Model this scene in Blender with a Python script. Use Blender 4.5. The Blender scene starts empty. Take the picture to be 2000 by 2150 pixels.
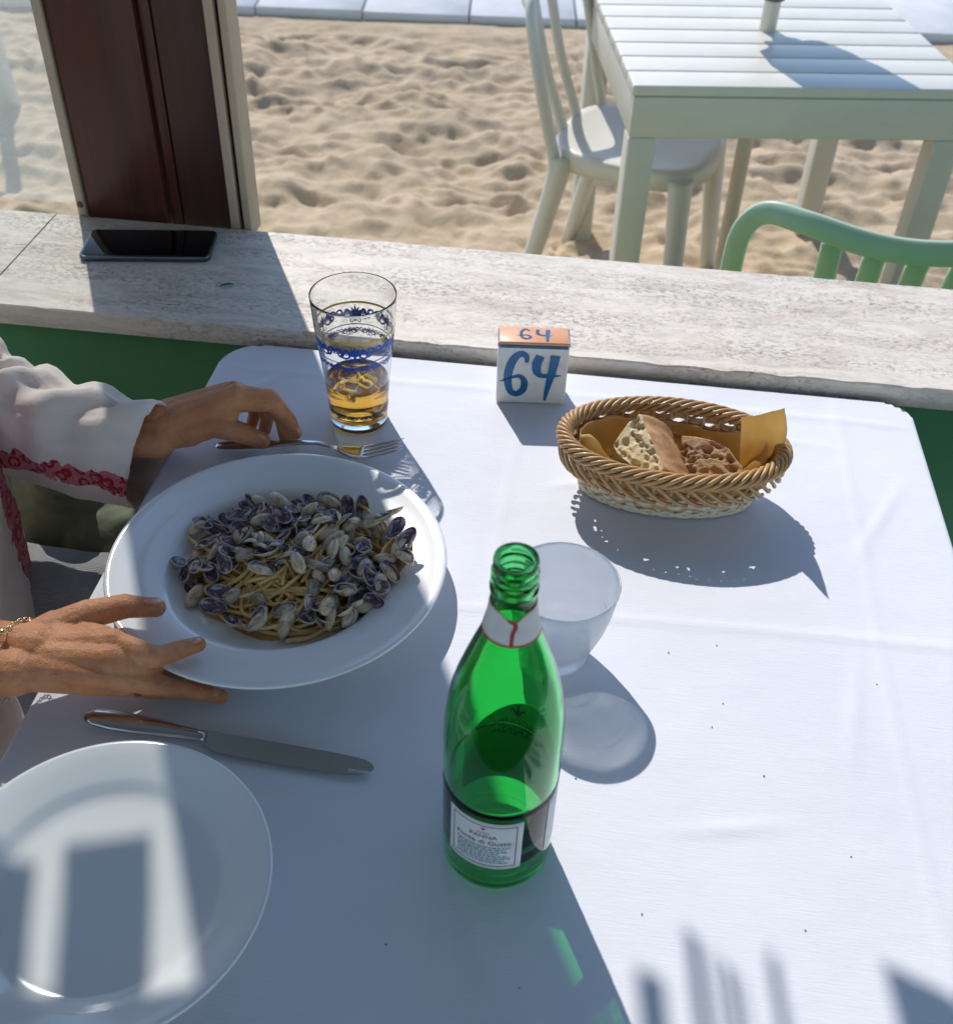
import bpy, bmesh, math, random
import numpy as np
from mathutils import Vector, Matrix, noise as mnoise
random.seed(7)
rng = np.random.default_rng(11)
sc = bpy.context.scene
COL = sc.collection

# ---------------------------------------------------------------- camera
CAM = np.array([0.0967, -0.8071, 1.4577])
YAW, PITCH, ROLL, FPX = 0.0964, 0.7183, 0.0382, 2274.33      # focal length in pixels of a 2000 px wide picture
def _axes():
    cy, sy, cp, sp = math.cos(YAW), math.sin(YAW), math.cos(PITCH), math.sin(PITCH)
    f = np.array([-sy*cp, cy*cp, -sp]); r = np.array([cy, sy, 0.0]); u = np.cross(r, f)
    c, s = math.cos(ROLL), math.sin(ROLL)
    return c*r+s*u, -s*r+c*u, f
CR, CU, CF = _axes()
def at(px, py, z):
    """photo pixel (2000 x 2150) -> point of the place at height z"""
    d = CF + CR*(px-1000)/FPX - CU*(py-1075)/FPX
    return CAM + d*((z-CAM[2])/d[2])
camd = bpy.data.cameras.new('camera'); cam = bpy.data.objects.new('camera', camd); COL.objects.link(cam)
camd.sensor_fit = 'HORIZONTAL'; camd.sensor_width = 36.0; camd.lens = 36.0*FPX/2000.0
camd.clip_start = 0.02; camd.clip_end = 3000
M = Matrix.Identity(4)
for i in range(3):
    M[i][0] = CR[i]; M[i][1] = CU[i]; M[i][2] = -CF[i]; M[i][3] = CAM[i]
cam.matrix_world = M
camd.dof.use_dof = True; camd.dof.focus_distance = 1.0; camd.dof.aperture_fstop = 11.0
sc.camera = cam

# ---------------------------------------------------------------- sky and sun
SUN_EL = math.radians(44.3)
SDIR = np.array([-0.438*math.cos(SUN_EL), 0.899*math.cos(SUN_EL), math.sin(SUN_EL)])   # towards the sun
w = bpy.data.worlds.new('World'); sc.world = w; w.use_nodes = True
nt = w.node_tree; bg = nt.nodes['Background']
sky = nt.nodes.new('ShaderNodeTexSky'); sky.sky_type = 'NISHITA'; sky.sun_disc = False
sky.sun_elevation = SUN_EL; sky.sun_rotation = math.atan2(SDIR[0], SDIR[1]) % (2*math.pi)
sky.air_density = 1.0; sky.dust_density = 0.15; sky.ozone_density = 3.0
nt.links.new(sky.outputs[0], bg.inputs[0]); bg.inputs[1].default_value = 0.15
sl = bpy.data.lights.new('sun', 'SUN'); sl.energy = 3.1; sl.angle = math.radians(0.6); sl.color = (1.0, 0.965, 0.925)
sl.cycles.is_caustics_light = True
so = bpy.data.objects.new('sun', sl); COL.objects.link(so); so.location = (-4, 8, 9)
so.rotation_euler = Vector(-SDIR).to_track_quat('-Z', 'Y').to_euler()
sc.view_settings.view_transform = 'Standard'; sc.view_settings.look = 'None'
sc.view_settings.exposure = 0.47; sc.view_settings.gamma = 1.0; sc.view_settings.use_curve_mapping = False
sc.cycles.use_denoising = True
sc.cycles.max_bounces = 16; sc.cycles.transmission_bounces = 14; sc.cycles.transparent_max_bounces = 16
sc.cycles.diffuse_bounces = 5; sc.cycles.glossy_bounces = 6; sc.cycles.blur_glossy = 0.3
sc.cycles.caustics_refractive = True; sc.cycles.caustics_reflective = True
sc.cycles.sample_clamp_indirect = 6.0

# ---------------------------------------------------------------- materials
def lin(c):
    return tuple(c)+(1.0,) if len(c) == 3 else tuple(c)
class NT:
    """small helper to write node trees"""
    def __init__(s, name):
        s.m = bpy.data.materials.new(name); s.m.use_nodes = True; s.t = s.m.node_tree
        s.b = s.t.nodes['Principled BSDF']; s.out = s.t.nodes['Material Output']; s._c = None
    def n(s, typ, **kw):
        o = s.t.nodes.new('ShaderNode'+typ)
        for k, v in kw.items(): setattr(o, k, v)
        return o
    def l(s, a, b): s.t.links.new(a, b)
    def coord(s, kind='Object'):
        if s._c is None: s._c = s.n('TexCoord')
        return s._c.outputs[kind]
    def mapped(s, scale, kind='Object', rot=(0, 0, 0), loc=(0, 0, 0)):
        m = s.n('Mapping'); s.l(s.coord(kind), m.inputs[0]); m.inputs['Scale'].default_value = scale
        m.inputs['Rotation'].default_value = rot; m.inputs['Location'].default_value = loc
        return m.outputs[0]
    def noise(s, scale, detail=4, rough=.55, vec=None, dist=0):
        o = s.n('TexNoise'); o.inputs['Scale'].default_value = scale; o.inputs['Detail'].default_value = detail
        o.inputs['Roughness'].default_value = rough; o.inputs['Distortion'].default_value = dist
        s.l(vec if vec is not None else s.coord(), o.inputs['Vector']); return o.outputs['Fac']
    def voro(s, scale, vec=None, feature='F1'):
        o = s.n('TexVoronoi'); o.feature = feature; o.inputs['Scale'].default_value = scale
        s.l(vec if vec is not None else s.coord(), o.inputs['Vector']); return o.outputs['Distance']
    def ramp(s, fac, stops, interp='LINEAR'):
        r = s.n('ValToRGB'); r.color_ramp.interpolation = interp; e = r.color_ramp.elements
        while len(e) > 1: e.remove(e[-1])
        e[0].position = stops[0][0]; e[0].color = lin(stops[0][1])
        for p, c in stops[1:]:
            x = e.new(p); x.color = lin(c)
        s.l(fac, r.inputs[0]); return r.outputs[0]
    def mix(s, fac, a, b, mode='MIX'):
        o = s.n('Mix'); o.data_type = 'RGBA'; o.blend_type = mode
        for sock, v in ((o.inputs[0], fac), (o.inputs[6], a), (o.inputs[7], b)):
            if isinstance(v, bpy.types.NodeSocket): s.l(v, sock)
            else: sock.default_value = v if not isinstance(v, tuple) else lin(v)
        return o.outputs[2]
    def math(s, op, a, b=0.0):
        o = s.n('Math'); o.operation = op
        for sock, v in ((o.inputs[0], a), (o.inputs[1], b)):
            if isinstance(v, bpy.types.NodeSocket): s.l(v, sock)
            else: sock.default_value = v
        return o.outputs[0]
    def bump(s, h, strength=.3, dist=.001, chain=None):
        o = s.n('Bump'); o.inputs['Strength'].default_value = strength; o.inputs['Distance'].default_value = dist
        s.l(h, o.inputs['Height'])
        if chain is not None: s.l(chain, o.inputs['Normal'])
        s.l(o.outputs[0], s.b.inputs['Normal']); return o.outputs[0]
    def set(s, **kw):
        for k, v in kw.items():
            k = k.replace('_', ' ')
            key = {'Base': 'Base Color', 'Transmission': 'Transmission Weight', 'SSS': 'Subsurface Weight', 'Sheen': 'Sheen Weight',
                   'Coat': 'Coat Weight', 'Specular': 'Specular IOR Level'}.get(k, k)
            if isinstance(v, bpy.types.NodeSocket): s.l(v, s.b.inputs[key])
            else: s.b.inputs[key].default_value = lin(v) if isinstance(v, tuple) and key in ('Base Color',) else v
        return s
def simple(name, base, rough=.5, var=.12, vscale=30., bump=.0, bscale=200., **kw):
    t = NT(name)
    a = tuple(max(0, c*(1-var)) for c in base); b = tuple(min(1, c*(1+var)) for c in base)
    t.set(Base=t.ramp(t.noise(vscale, 5), [(.3, a), (.7, b)]), Roughness=rough, **kw)
    if bump: t.bump(t.noise(bscale, 6), bump, .001)
    return t.m

# ---------------------------------------------------------------- mesh helpers
MATS = {}
FRAME = {}
def thing(name, label, cat, loc=(0, 0, 0), rz=0.0, group=None):
    o = bpy.data.objects.new(name, None); COL.objects.link(o); o.empty_display_size = .02
    o.location = loc; o.rotation_euler = (0, 0, rz); o['label'] = label; o['category'] = cat
    if group: o['group'] = group
    FRAME[o.name] = Matrix.Translation(Vector(loc)) @ Matrix.Rotation(rz, 4, 'Z')
    return o
def mesh(name, V, F, smooth=True):
    me = bpy.data.meshes.new(name); me.from_pydata([tuple(map(float, v)) for v in V], [], [tuple(f) for f in F]); me.update()
    if smooth: me.polygons.foreach_set('use_smooth', [True]*len(me.polygons))
    return me
def obj(name, V, F, mat, parent=None, smooth=True, world=False, label=None, cat=None, group=None, kind=None, angle=None):
    """one mesh object; V is in the thing's own frame unless world=True"""
    if parent is not None and world:
        top = parent
        while top.parent is not None: top = top.parent
        inv = FRAME[top.name].inverted() if top.name in FRAME else Matrix.Identity(4)
        V = [inv @ Vector(v) for v in V]
    me = V if isinstance(V, bpy.types.Mesh) else mesh(name, V, F, smooth)
    if smooth and angle is not None:
        me.set_sharp_from_angle(angle=math.radians(angle))
    o = bpy.data.objects.new(name, me); COL.objects.link(o)
    if mat is not None and len(me.materials) == 0:
        for m in (mat if isinstance(mat, (list, tuple)) else [mat]): me.materials.append(m)
    if parent is not None: o.parent = parent
    if label: o['label'] = label
    if cat: o['category'] = cat
    if group: o['group'] = group
    if kind: o['kind'] = kind
    return o
def copy_tree(o, parent=None):
    c = o.copy(); COL.objects.link(c); c.parent = parent
    for ch in o.children: copy_tree(ch, c)
    return c
def join(parts):
    V, F = [], []
    for v, f in parts:
        k = len(V); V += [tuple(p) for p in v]; F += [tuple(i+k for i in q) for q in f]
    return V, F
def box(c, s, bev=0.0, seg=2, rot=None):
    bm = bmesh.new(); bmesh.ops.create_cube(bm, size=1.0)
    for v in bm.verts: v.co = Vector((v.co.x*s[0], v.co.y*s[1], v.co.z*s[2]))
    if bev: bmesh.ops.bevel(bm, geom=bm.edges[:], offset=bev, segments=seg, profile=.6, affect='EDGES')
    if rot is not None: bmesh.ops.rotate(bm, verts=bm.verts, cent=(0, 0, 0), matrix=rot)
    for v in bm.verts: v.co += Vector(c)
    bm.verts.index_update()
    V = [tuple(v.co) for v in bm.verts]; F = [tuple(v.index for v in f.verts) for f in bm.faces]; bm.free()
    return V, F
def lathe(prof, n=48, c=(0, 0, 0), closed=False):
    V, F = [], []
    m = len(prof)
    for i in range(n):
        a = 2*math.pi*i/n; ca, sa = math.cos(a), math.sin(a)
        for r, z in prof: V.append((c[0]+r*ca, c[1]+r*sa, c[2]+z))
    for i in range(n):
        j = (i+1) % n
        for k in range(m if closed else m-1):
            k2 = (k+1) % m
            q = (i*m+k, j*m+k, j*m+k2, i*m+k2)
            F.append(q)
    bm = bmesh.new(); me = mesh('tmp', V, F); bm.from_mesh(me); bpy.data.meshes.remove(me)
    bmesh.ops.remove_doubles(bm, verts=bm.verts, dist=1e-6); bmesh.ops.recalc_face_normals(bm, faces=bm.faces)
    bm.verts.index_update()
    V = [tuple(v.co) for v in bm.verts]; F = [tuple(v.index for v in f.verts) for f in bm.faces]; bm.free()
    return V, F
def catmull(pts, per=6):
    P = [np.array(p, float) for p in pts]; out = []
    P = [2*P[0]-P[1]]+P+[2*P[-1]-P[-2]]
    for i in range(1, len(P)-2):
        for k in range(per):
            t = k/per
            out.append(.5*((2*P[i])+(-P[i-1]+P[i+1])*t+(2*P[i-1]-5*P[i]+4*P[i+1]-P[i+2])*t*t+(-P[i-1]+3*P[i]-3*P[i+1]+P[i+2])*t**3))
    out.append(P[-2]); return out
def frames(pts, up=None):
    P = np.array(pts, float); T = np.gradient(P, axis=0); T /= np.linalg.norm(T, axis=1)[:, None]+1e-12
    ref = np.array(up if up is not None else (0, 0, 1.0))
    if abs(T[0] @ ref) > .95: ref = np.array((1.0, 0, 0))
    N = []; n = ref-T[0]*(ref @ T[0])
    for t in T:
        if up is not None:
            n = np.array(up)-t*(np.array(up) @ t)
            if np.linalg.norm(n) < 1e-3 and N: n = N[-1]
        else: n = n-t*(n @ t)
        n = n/np.linalg.norm(n); N.append(n)
    N = np.array(N); return P, T, N, np.cross(T, N)
def tube(pts, rad, n=8, cap=True, up=None, ell=None, closed=False):
    """swept tube; rad number or list; ell = list of (width, height) along binormal / normal"""
    P, T, N, B = frames(pts, up); V, F = [], []
    m = len(P)
    for i in range(m):
        if ell is not None: rb, rn = ell[i] if isinstance(ell, list) else ell
        else: rb = rn = rad[i] if hasattr(rad, '__len__') else rad
        for k in range(n):
            a = 2*math.pi*k/n
            V.append(P[i]+B[i]*rb*math.cos(a)+N[i]*rn*math.sin(a))
    for i in range(m-1 if not closed else m):
        i2 = (i+1) % m
        for k in range(n):
            k2 = (k+1) % n
            F.append((i*n+k, i*n+k2, i2*n+k2, i2*n+k))
    if cap and not closed:
        F.append(tuple(range(n-1, -1, -1))); F.append(tuple((m-1)*n+k for k in range(n)))
    return V, F
def capsule(p0, r0, p1, r1, n=14):
    p0, p1 = np.array(p0, float), np.array(p1, float); d = p1-p0; L = np.linalg.norm(d); d = d/(L+1e-9)
    pts, rad = [], []
    for a in (-88, -65, -40, -15): pts.append(p0+d*r0*math.sin(math.radians(a))); rad.append(r0*math.cos(math.radians(a)))
    for a in (15, 40, 65, 88): pts.append(p1+d*r1*math.sin(math.radians(a))); rad.append(r1*math.cos(math.radians(a)))
    return tube(pts, rad, n)
def ellipsoid(c, r, rot=None, n=18):
    V, F = lathe([(math.sin(math.pi*k/12), -math.cos(math.pi*k/12)) for k in range(13)], n)
    out = []
    for v in V:
        p = Vector((v[0]*r[0], v[1]*r[1], v[2]*r[2]))
        if rot is not None: p = rot @ p
        out.append((p.x+c[0], p.y+c[1], p.z+c[2]))
    return out, F
def remesh(parts, voxel, it=4, fac=.5):
    V, F = join(parts); me = mesh('tmp', V, F); o = bpy.data.objects.new('tmp', me); COL.objects.link(o)
    m = o.modifiers.new('r', 'REMESH'); m.mode = 'VOXEL'; m.voxel_size = voxel; m.use_smooth_shade = True
    if it:
        s = o.modifiers.new('s', 'SMOOTH'); s.factor = fac; s.iterations = it
    dg = bpy.context.evaluated_depsgraph_get(); dg.update()
    e = o.evaluated_get(dg).to_mesh()
    n = len(e.vertices); co = np.empty(n*3); e.vertices.foreach_get('co', co)
    V = co.reshape(-1, 3); F = [tuple(p.vertices) for p in e.polygons]
    bpy.data.objects.remove(o); bpy.data.meshes.remove(me)
    return V, F
def grid_faces(nu, nv, wrap_u=False):
    F = []
    for i in range(nu if wrap_u else nu-1):
        i2 = (i+1) % nu
        for j in range(nv-1): F.append((i*nv+j, i2*nv+j, i2*nv+j+1, i*nv+j+1))
    return F
def solid(V, F, t):
    """gives an open sheet a thickness (offset along vertex normals, rim closed)"""
    me = mesh('tmp', V, F); bm = bmesh.new(); bm.from_mesh(me); bpy.data.meshes.remove(me)
    bmesh.ops.recalc_face_normals(bm, faces=bm.faces)
    bmesh.ops.solidify(bm, geom=bm.faces[:], thickness=t)
    bm.verts.index_update()
    V = [tuple(v.co) for v in bm.verts]; F = [tuple(v.index for v in f.verts) for f in bm.faces]; bm.free()
    return V, F
def fbm(x, y, z=0., o=3):
    return mnoise.fractal(Vector((x, y, z)), 1.0, 2.0, o)
def text_mesh(body, size):
    cu = bpy.data.curves.new('txt', 'FONT'); cu.body = body; cu.size = size; cu.align_x = 'CENTER'; cu.align_y = 'CENTER'
    cu.resolution_u = 3
    o = bpy.data.objects.new('txt', cu); COL.objects.link(o)
    dg = bpy.context.evaluated_depsgraph_get(); dg.update()
    me = bpy.data.meshes.new_from_object(o.evaluated_get(dg)); bpy.data.objects.remove(o)
    bm = bmesh.new(); bm.from_mesh(me); bpy.data.meshes.remove(me)
    bmesh.ops.triangulate(bm, faces=bm.faces); bmesh.ops.remove_doubles(bm, verts=bm.verts, dist=1e-6); bm.verts.index_update()
    V = [tuple(v.co) for v in bm.verts]; F = [tuple(v.index for v in f.verts) for f in bm.faces]; bm.free()
    return V, F
def stroke(pts, wid):
    """flat brush stroke in 2D: pts (x,y), widths -> mesh in xy plane"""
    P = np.array(catmull(pts, 6))[:, :2]; W = np.interp(np.linspace(0, 1, len(P)), np.linspace(0, 1, len(wid)), wid)
    T = np.gradient(P, axis=0); T /= np.linalg.norm(T, axis=1)[:, None]; Nn = np.c_[-T[:, 1], T[:, 0]]
    V, F = [], []
    for i in range(len(P)):
        a, b = P[i]+Nn[i]*W[i]/2, P[i]-Nn[i]*W[i]/2
        V += [(a[0], a[1], 0), (b[0], b[1], 0)]
        if i: F.append((2*i-2, 2*i, 2*i+1, 2*i-1))
    return V, F

# ================================================================ SETTING
ZG = -0.15          # sand level
ZT = 0.75           # top of the dining table
# ---- sand
t = NT('sand')
base = t.ramp(t.noise(9, 6, .6), [(.3, (.43, .325, .21)), (.7, (.57, .44, .295))])
spk = t.ramp(t.noise(900, 2), [(.28, (.25, .2, .15)), (.42, (1, 1, 1)), (.7, (1, 1, 1)), (.8, (1.0, .96, .9))])
t.set(Base=t.mix(.6, base, spk, 'MULTIPLY'), Roughness=.95, Specular=.15)
b1 = t.bump(t.noise(60, 6, .6), .35, .012); t.bump(t.noise(420, 4, .7), .6, .002, b1)
MATS['sand'] = t.m
def axis(lo, hi, st, far):
    a = np.arange(lo, hi+st/2, st); g = st; L, R = [lo], [hi]
    while R[-1] < far: g *= 1.7; L.append(L[-1]-g); R.append(R[-1]+g)
    return np.array(L[:0:-1]+list(a)+R[1:])
gx = axis(-2.6, 1.9, .0145, 1500); gy = axis(.35, 4.75, .0145, 1500)
X, Y = np.meshgrid(gx, gy, indexing='ij')
def vnoise(X, Y, s, seed):
    r = np.random.default_rng(seed).random((257, 257))
    x, y = X*s % 256, Y*s % 256; i, j = np.floor(x).astype(int), np.floor(y).astype(int)
    u, v = x-i, y-j; u = u*u*u*(u*(6*u-15)+10); v = v*v*v*(v*(6*v-15)+10); i %= 256; j %= 256
    return (r[i, j]*(1-u)*(1-v)+r[i+1, j]*u*(1-v)+r[i, j+1]*(1-u)*v+r[i+1, j+1]*u*v)-.5
wa, wb = .10*vnoise(X, Y, 3.1, 21), .10*vnoise(X, Y, 3.3, 22)
Hh = .050*vnoise(X+.3*Y, Y, 2.1, 1)+.040*vnoise(X+wa, Y*1.6+wb, 4.6, 2)+.050*vnoise(X*.8+wa, Y*1.7+wb, 7.5, 3)+.026*vnoise(X+wb, Y*1.4+wa, 16, 4)+.012*vnoise(X, Y, 33, 5)+.005*vnoise(X, Y, 60, 6)
Hh += -.030*np.abs(vnoise(X*.75+wa, Y*1.8+wb, 9, 9))
Hh = Hh-.03*np.abs(vnoise(X, Y*1.4, 5.5, 8))
rg = np.random.default_rng(5)
for _ in range(420):                      # trampled dents with a raised far edge
    cx, cy, a = rg.uniform(-2.5, 1.8), rg.uniform(.6, 4.5), rg.normal(0, .5)
    la, lb, dp = rg.uniform(.05, .13), rg.uniform(.022, .045), rg.uniform(.010, .026)
    ca, sa = math.cos(a), math.sin(a)
    ix = (gx > cx-.35) & (gx < cx+.35); iy = (gy > cy-.35) & (gy < cy+.35)
    S = np.ix_(ix, iy); dx, dy = X[S]-cx, Y[S]-cy
    d = np.sqrt(((dx*ca+dy*sa)/la)**2+((-dx*sa+dy*ca)/lb)**2)
    Hh[S] += -dp*np.exp(-d**2*1.2)+.45*dp*np.exp(-((d-1.45)/.4)**2)
fade = np.clip((6-np.hypot(X, Y-2.4))/2, 0, 1)
Z = ZG+.80*Hh*fade
Z = np.where(Y < .62, np.minimum(Z, ZG+.01), Z)
Z = np.where(Y > 4.05, ZG-.015+(Z-ZG)*np.clip((4.45-Y)/.4, .12, 1), Z)
F = grid_faces(len(gx), len(gy))
obj('sand', np.stack([X.ravel(), Y.ravel(), Z.ravel()], 1), F, MATS['sand'], kind='structure', label='trampled pale beach sand outside the terrace', cat='sand')

# ---- pale slab walkway across the sand
t = NT('walkway_concrete')
t.set(Base=t.ramp(t.noise(5, 7, .65), [(.3, (.66, .64, .61)), (.7, (.80, .78, .75))]), Roughness=.85); t.bump(t.noise(90, 5), .25, .003)
MATS['walk'] = t.m
wk = thing('walkway', 'pale slab walkway laid across the sand', 'walkway', (-.9, 4.47, ZG-.02), math.radians(5.2)); wk['kind'] = 'structure'
slab = mesh('slab', *box((0, 0, 0), (.495, 1.6, .05), .004, 1))
for i in range(-7, 11):
    o = obj('slab', slab, None, MATS['walk'], wk); o.location = (.11+i*.503, .80, .014+.002*((i*7) % 3))
obj('walkway_bed', *box((.5, .8, -.02), (10, 1.58, .05)), MATS['walk'], wk)

# ---- terrace floor
t = NT('terrace_floor'); t.set(Base=t.ramp(t.noise(6, 6), [(.3, (.13, .12, .11)), (.7, (.2, .19, .17))]), Roughness=.7); MATS['floor'] = t.m
obj('floor', *box((0, -2.3, -.15), (9, 5.2, .30)), MATS['floor'], kind='structure', label='grey terrace floor under the dining table', cat='floor')

# ---- low green wall with travertine sill
t = NT('green_paint'); t.set(Base=t.ramp(t.noise(7, 6), [(.3, (.055, .205, .070)), (.7, (.075, .265, .095))]), Roughness=.55); t.bump(t.noise(60, 5), .15, .002)
MATS['green'] = t.m
def travertine(name, a, b, pit):
    t = NT(name)
    bands = t.noise(1.0, 8, .68, t.mapped((9, 40, 40)), .9)
    cl = t.noise(1.0, 6, .6, t.mapped((16, 34, 34)), 1.4)
    c = t.ramp(bands, [(.30, a), (.52, b), (.72, tuple(x*1.12 for x in b))])
    pits = t.noise(1.0, 4, .65, t.mapped((125, 235, 235)), .8)
    zone = t.noise(1.0, 3, .5, t.mapped((6, 22, 22), loc=(3, 1, 0)))
    pm = t.math('MULTIPLY', t.ramp(pits, [(.50, (0, 0, 0)), (.62, (1, 1, 1))]), t.ramp(zone, [(.38, (.12, .12, .12)), (.62, (1, 1, 1))]))
    c2 = t.mix(t.math('MULTIPLY', pm, .72), c, pit)
    c3 = t.mix(t.ramp(cl, [(.52, (0, 0, 0)), (.72, (.55, .55, .55))]), c2, (.50, .36, .26))
    t.set(Base=c3, Roughness=.62)
    t.bump(t.math('SUBTRACT', bands, pm), .35, .0022)
    return t.m
MATS['trav'] = travertine('travertine', (.50, .43, .355), (.69, .615, .525), (.16, .13, .11))
wl = thing('low_wall', 'low green painted wall with a travertine sill on top', 'wall', (0, .39, 0))
obj('wall_body', *box((0, 0, .3675), (9, .215, .735)), MATS['green'], wl)
SY0, SY1, SZ = .2718, .5165, .7659
def sill_slab(x0, x1):
    """stone slab with slightly chipped arrises"""
    nx = int((x1-x0)/.008); prof = [(-.1, 0, 0), (0, 0, 0)]
    P = [(SY1, .739), (SY1, SZ-.004), (SY1-.004, SZ), (SY0+.002, SZ), (SY0, SZ-.002), (SY0, .739)]
    V, F = [], []
    for i in range(nx+1):
        x = x0+(x1-x0)*i/nx
        for k, (y, z) in enumerate(P):
            j = 0
            if k in (3, 4): j = -.0022*max(0, fbm(x*28, k, 3.1, 3))
            if k in (1, 2): j = -.0015*max(0, fbm(x*30, k, 7.1, 3))
            V.append((x, y-j*(1 if k < 3 else -1), z+j*.8))
    n = len(P)
    for i in range(nx):
        for k in range(n): k2 = (k+1) % n; F.append((i*n+k, i*n+k2, (i+1)*n+k2, (i+1)*n+k))
    F += [tuple(range(n)), tuple(nx*n+k for k in range(n-1, -1, -1))]
    return V, F
JX = -.6295
for x0, x1 in ((JX-1.9, JX-.0012), (JX+.0012, JX+1.75), (JX+1.7524, JX+3.5)):
    obj('sill_slab', *sill_slab(x0, x1), MATS['trav'], wl, world=True, angle=40)
obj('joint_mortar', *box((JX+.5, .394, .750), (3.6, .236, .024)), simple('mortar', (.3, .25, .2), .9), wl, world=True)

# ---- wooden post between the window openings
def wood(name, a, b, rough=.35, coat=0.):
    t = NT(name)
    g = t.noise(1.0, 6, .6, t.mapped((38, 38, 1.6)), .8); f = t.noise(1.0, 4, .6, t.mapped((240, 240, 6)))
    t.set(Base=t.mix(.35, t.ramp(g, [(.25, a), (.75, b)]), t.ramp(f, [(.3, a), (.7, b)])), Roughness=rough, Coat=coat)
    t.bump(f, .15, .001); return t.m
MATS['wood_red'] = wood('mahogany_board', (.040, .011, .007), (.10, .030, .017), .33)
MATS['wood_dark'] = wood('dark_board', (.030, .011, .009), (.065, .024, .018), .36)
MATS['beige'] = simple('beige_aluminium', (.42, .34, .25), .45, .08, 20, .1)
PX0, PX1, PY = -.600, -.355, .517
ps = thing('window_post', 'dark reddish brown wooden post with beige metal edges between the windows', 'post', ((PX0+PX1)/2, PY+.024, SZ-.03))
zc, zh = 1.45, 1.40
obj('board', *box((PX0+.013+.0575, PY+.024, zc), (.113, .040, zh), .003), MATS['wood_red'], ps, world=True)
obj('groove_strip', *box((PX0+.137, PY+.029, zc), (.016, .034, zh), .004), MATS['wood_red'], ps, world=True)
obj('board', *box((PX0+.1815, PY+.029, zc), (.069, .036, zh), .003), MATS['wood_dark'], ps, world=True)
obj('edge_strip', *box((PX0+.0062, PY+.022, zc), (.0118, .044, zh), .002), MATS['beige'], ps, world=True)
obj('edge_strip', *box((PX1-.0225, PY+.022, zc), (.0125, .042, zh), .002), MATS['beige'], ps, world=True)
obj('seal_strip', *box((PX1-.0135, PY+.026, zc), (.0050, .030, zh)), MATS['wood_dark'], ps, world=True)
obj('edge_strip', *box((PX1-.0055, PY+.024, zc), (.0105, .044, zh), .002), MATS['beige'], ps, world=True)
obj('screw_head', *lathe([(0, 0), (.0042, 0), (.0045, -.001), (.003, -.0022), (0, -.0022)], 14), simple('rusty_screw', (.16, .07, .035), .7), ps)
so_ = [o for o in ps.children if o.name.startswith('screw_head')][0]
so_.rotation_euler = (math.radians(-90), 0, 0); so_.location = (PX0+.0065-(PX0+PX1)/2, -.0265+.0025, .045)

# ---- glazing left of the post, hazy old pane
t = NT('window_glass')
gl = t.n('BsdfGlossy'); gl.inputs['Roughness'].default_value = .03; gl.inputs['Color'].default_value = (1, 1, 1, 1)
tr = t.n('BsdfTransparent'); tr.inputs['Color'].default_value = (.87, .90, .87, 1)
fr = t.n('Fresnel'); fr.inputs['IOR'].default_value = 1.5
df = t.n('BsdfDiffuse'); df.inputs['Color'].default_value = (.75, .78, .72, 1)
tl = t.n('BsdfTranslucent'); tl.inputs['Color'].default_value = (.85, .87, .82, 1)
m1 = t.n('MixShader'); m2 = t.n('MixShader'); m3 = t.n('MixShader')
t.l(t.math('MULTIPLY', fr.outputs[0], .9), m1.inputs[0]); t.l(tr.outputs[0], m1.inputs[1]); t.l(gl.outputs[0], m1.inputs[2])
m3.inputs[0].default_value = .6; t.l(df.outputs[0], m3.inputs[1]); t.l(tl.outputs[0], m3.inputs[2])
t.l(t.math('MULTIPLY', t.ramp(t.noise(3, 5), [(.3, (.20, .20, .20)), (.7, (.34, .34, .34))]), 1.0), m2.inputs[0])
t.l(m1.outputs[0], m2.inputs[1]); t.l(m3.outputs[0], m2.inputs[2]); t.l(m2.outputs[0], t.out.inputs[0]); t.t.nodes.remove(t.b)
MATS['pane'] = t.m
wp = thing('window', 'hazy fixed window pane left of the wooden post above the sill', 'window', (-1.5, PY+.03, SZ))
V = [(-2.4, PY+.03, SZ+.001), (-.601, PY+.03, SZ+.001), (-.601, PY+.03, 1.95), (-2.4, PY+.03, 1.95)]
obj('pane', V, [(0, 1, 2, 3)], MATS['pane'], wp, world=True, smooth=False)
obj('window_frame', *box((-2.42, PY+.03, 1.36), (.04, .05, 1.19), .003), MATS['beige'], wp, world=True)

# ---- roof of the terrace and the raffia fringe hanging along its edge (above the picture, it throws the soft shadows)
MATS['ceil'] = simple('blue_bounce_boards', (.30, .41, .54), .6, .08, 12, .1)  # unseen roof's blue is made up, to bounce bluer light into the shade
rf = thing('terrace_roof', 'boarded terrace roof with a front beam above the window openings', 'roof', (0, -1.2, 2.12))
for i in range(26):
    obj('roof_board', *box((0, .56-i*.152, 2.20+.012*i), (8, .148, .022)), MATS['ceil'], rf, world=True, smooth=False)
obj('front_beam', *box((0, PY+.035, 2.07), (8, .09, .20), .006), MATS['wood_dark'], rf, world=True)
for x in (-3.9, 3.9):
    obj('roof_post', *box((x, .542, 1.363), (.12, .06, 1.20), .004), MATS['wood_dark'], rf, world=True)
    obj('roof_post', *box((x, -3.1, 1.20), (.12, .12, 2.40), .004), MATS['wood_dark'], rf, world=True)
MATS['raffia'] = simple('raffia', (.42, .31, .17), .8, .25, 60, .3)
fg = thing('eave_fringe', 'ragged raffia fringe hanging from the roof beam over the window', 'fringe', (0, PY+.012, 1.97))
strips = [(-.80, -.7105, 1.802, 1.80), (-.690, -.624, 1.785, 1.766), (-.293, -.276, 1.806, 1.81), (-.2455, -.238, 1.775, 1.78), (-.2365, -.2345, 1.79, 1.79),
          (-.232, -.230, 1.785, 1.78), (-.227, -.224, 1.79, 1.8), (-.221, -.219, 1.80, 1.80), (-.199, -.188, 1.795, 1.785), (-.116, -.082, 1.785, 1.803), (-.082, -.03, 1.803, 1.775)]
x = -.86
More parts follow.
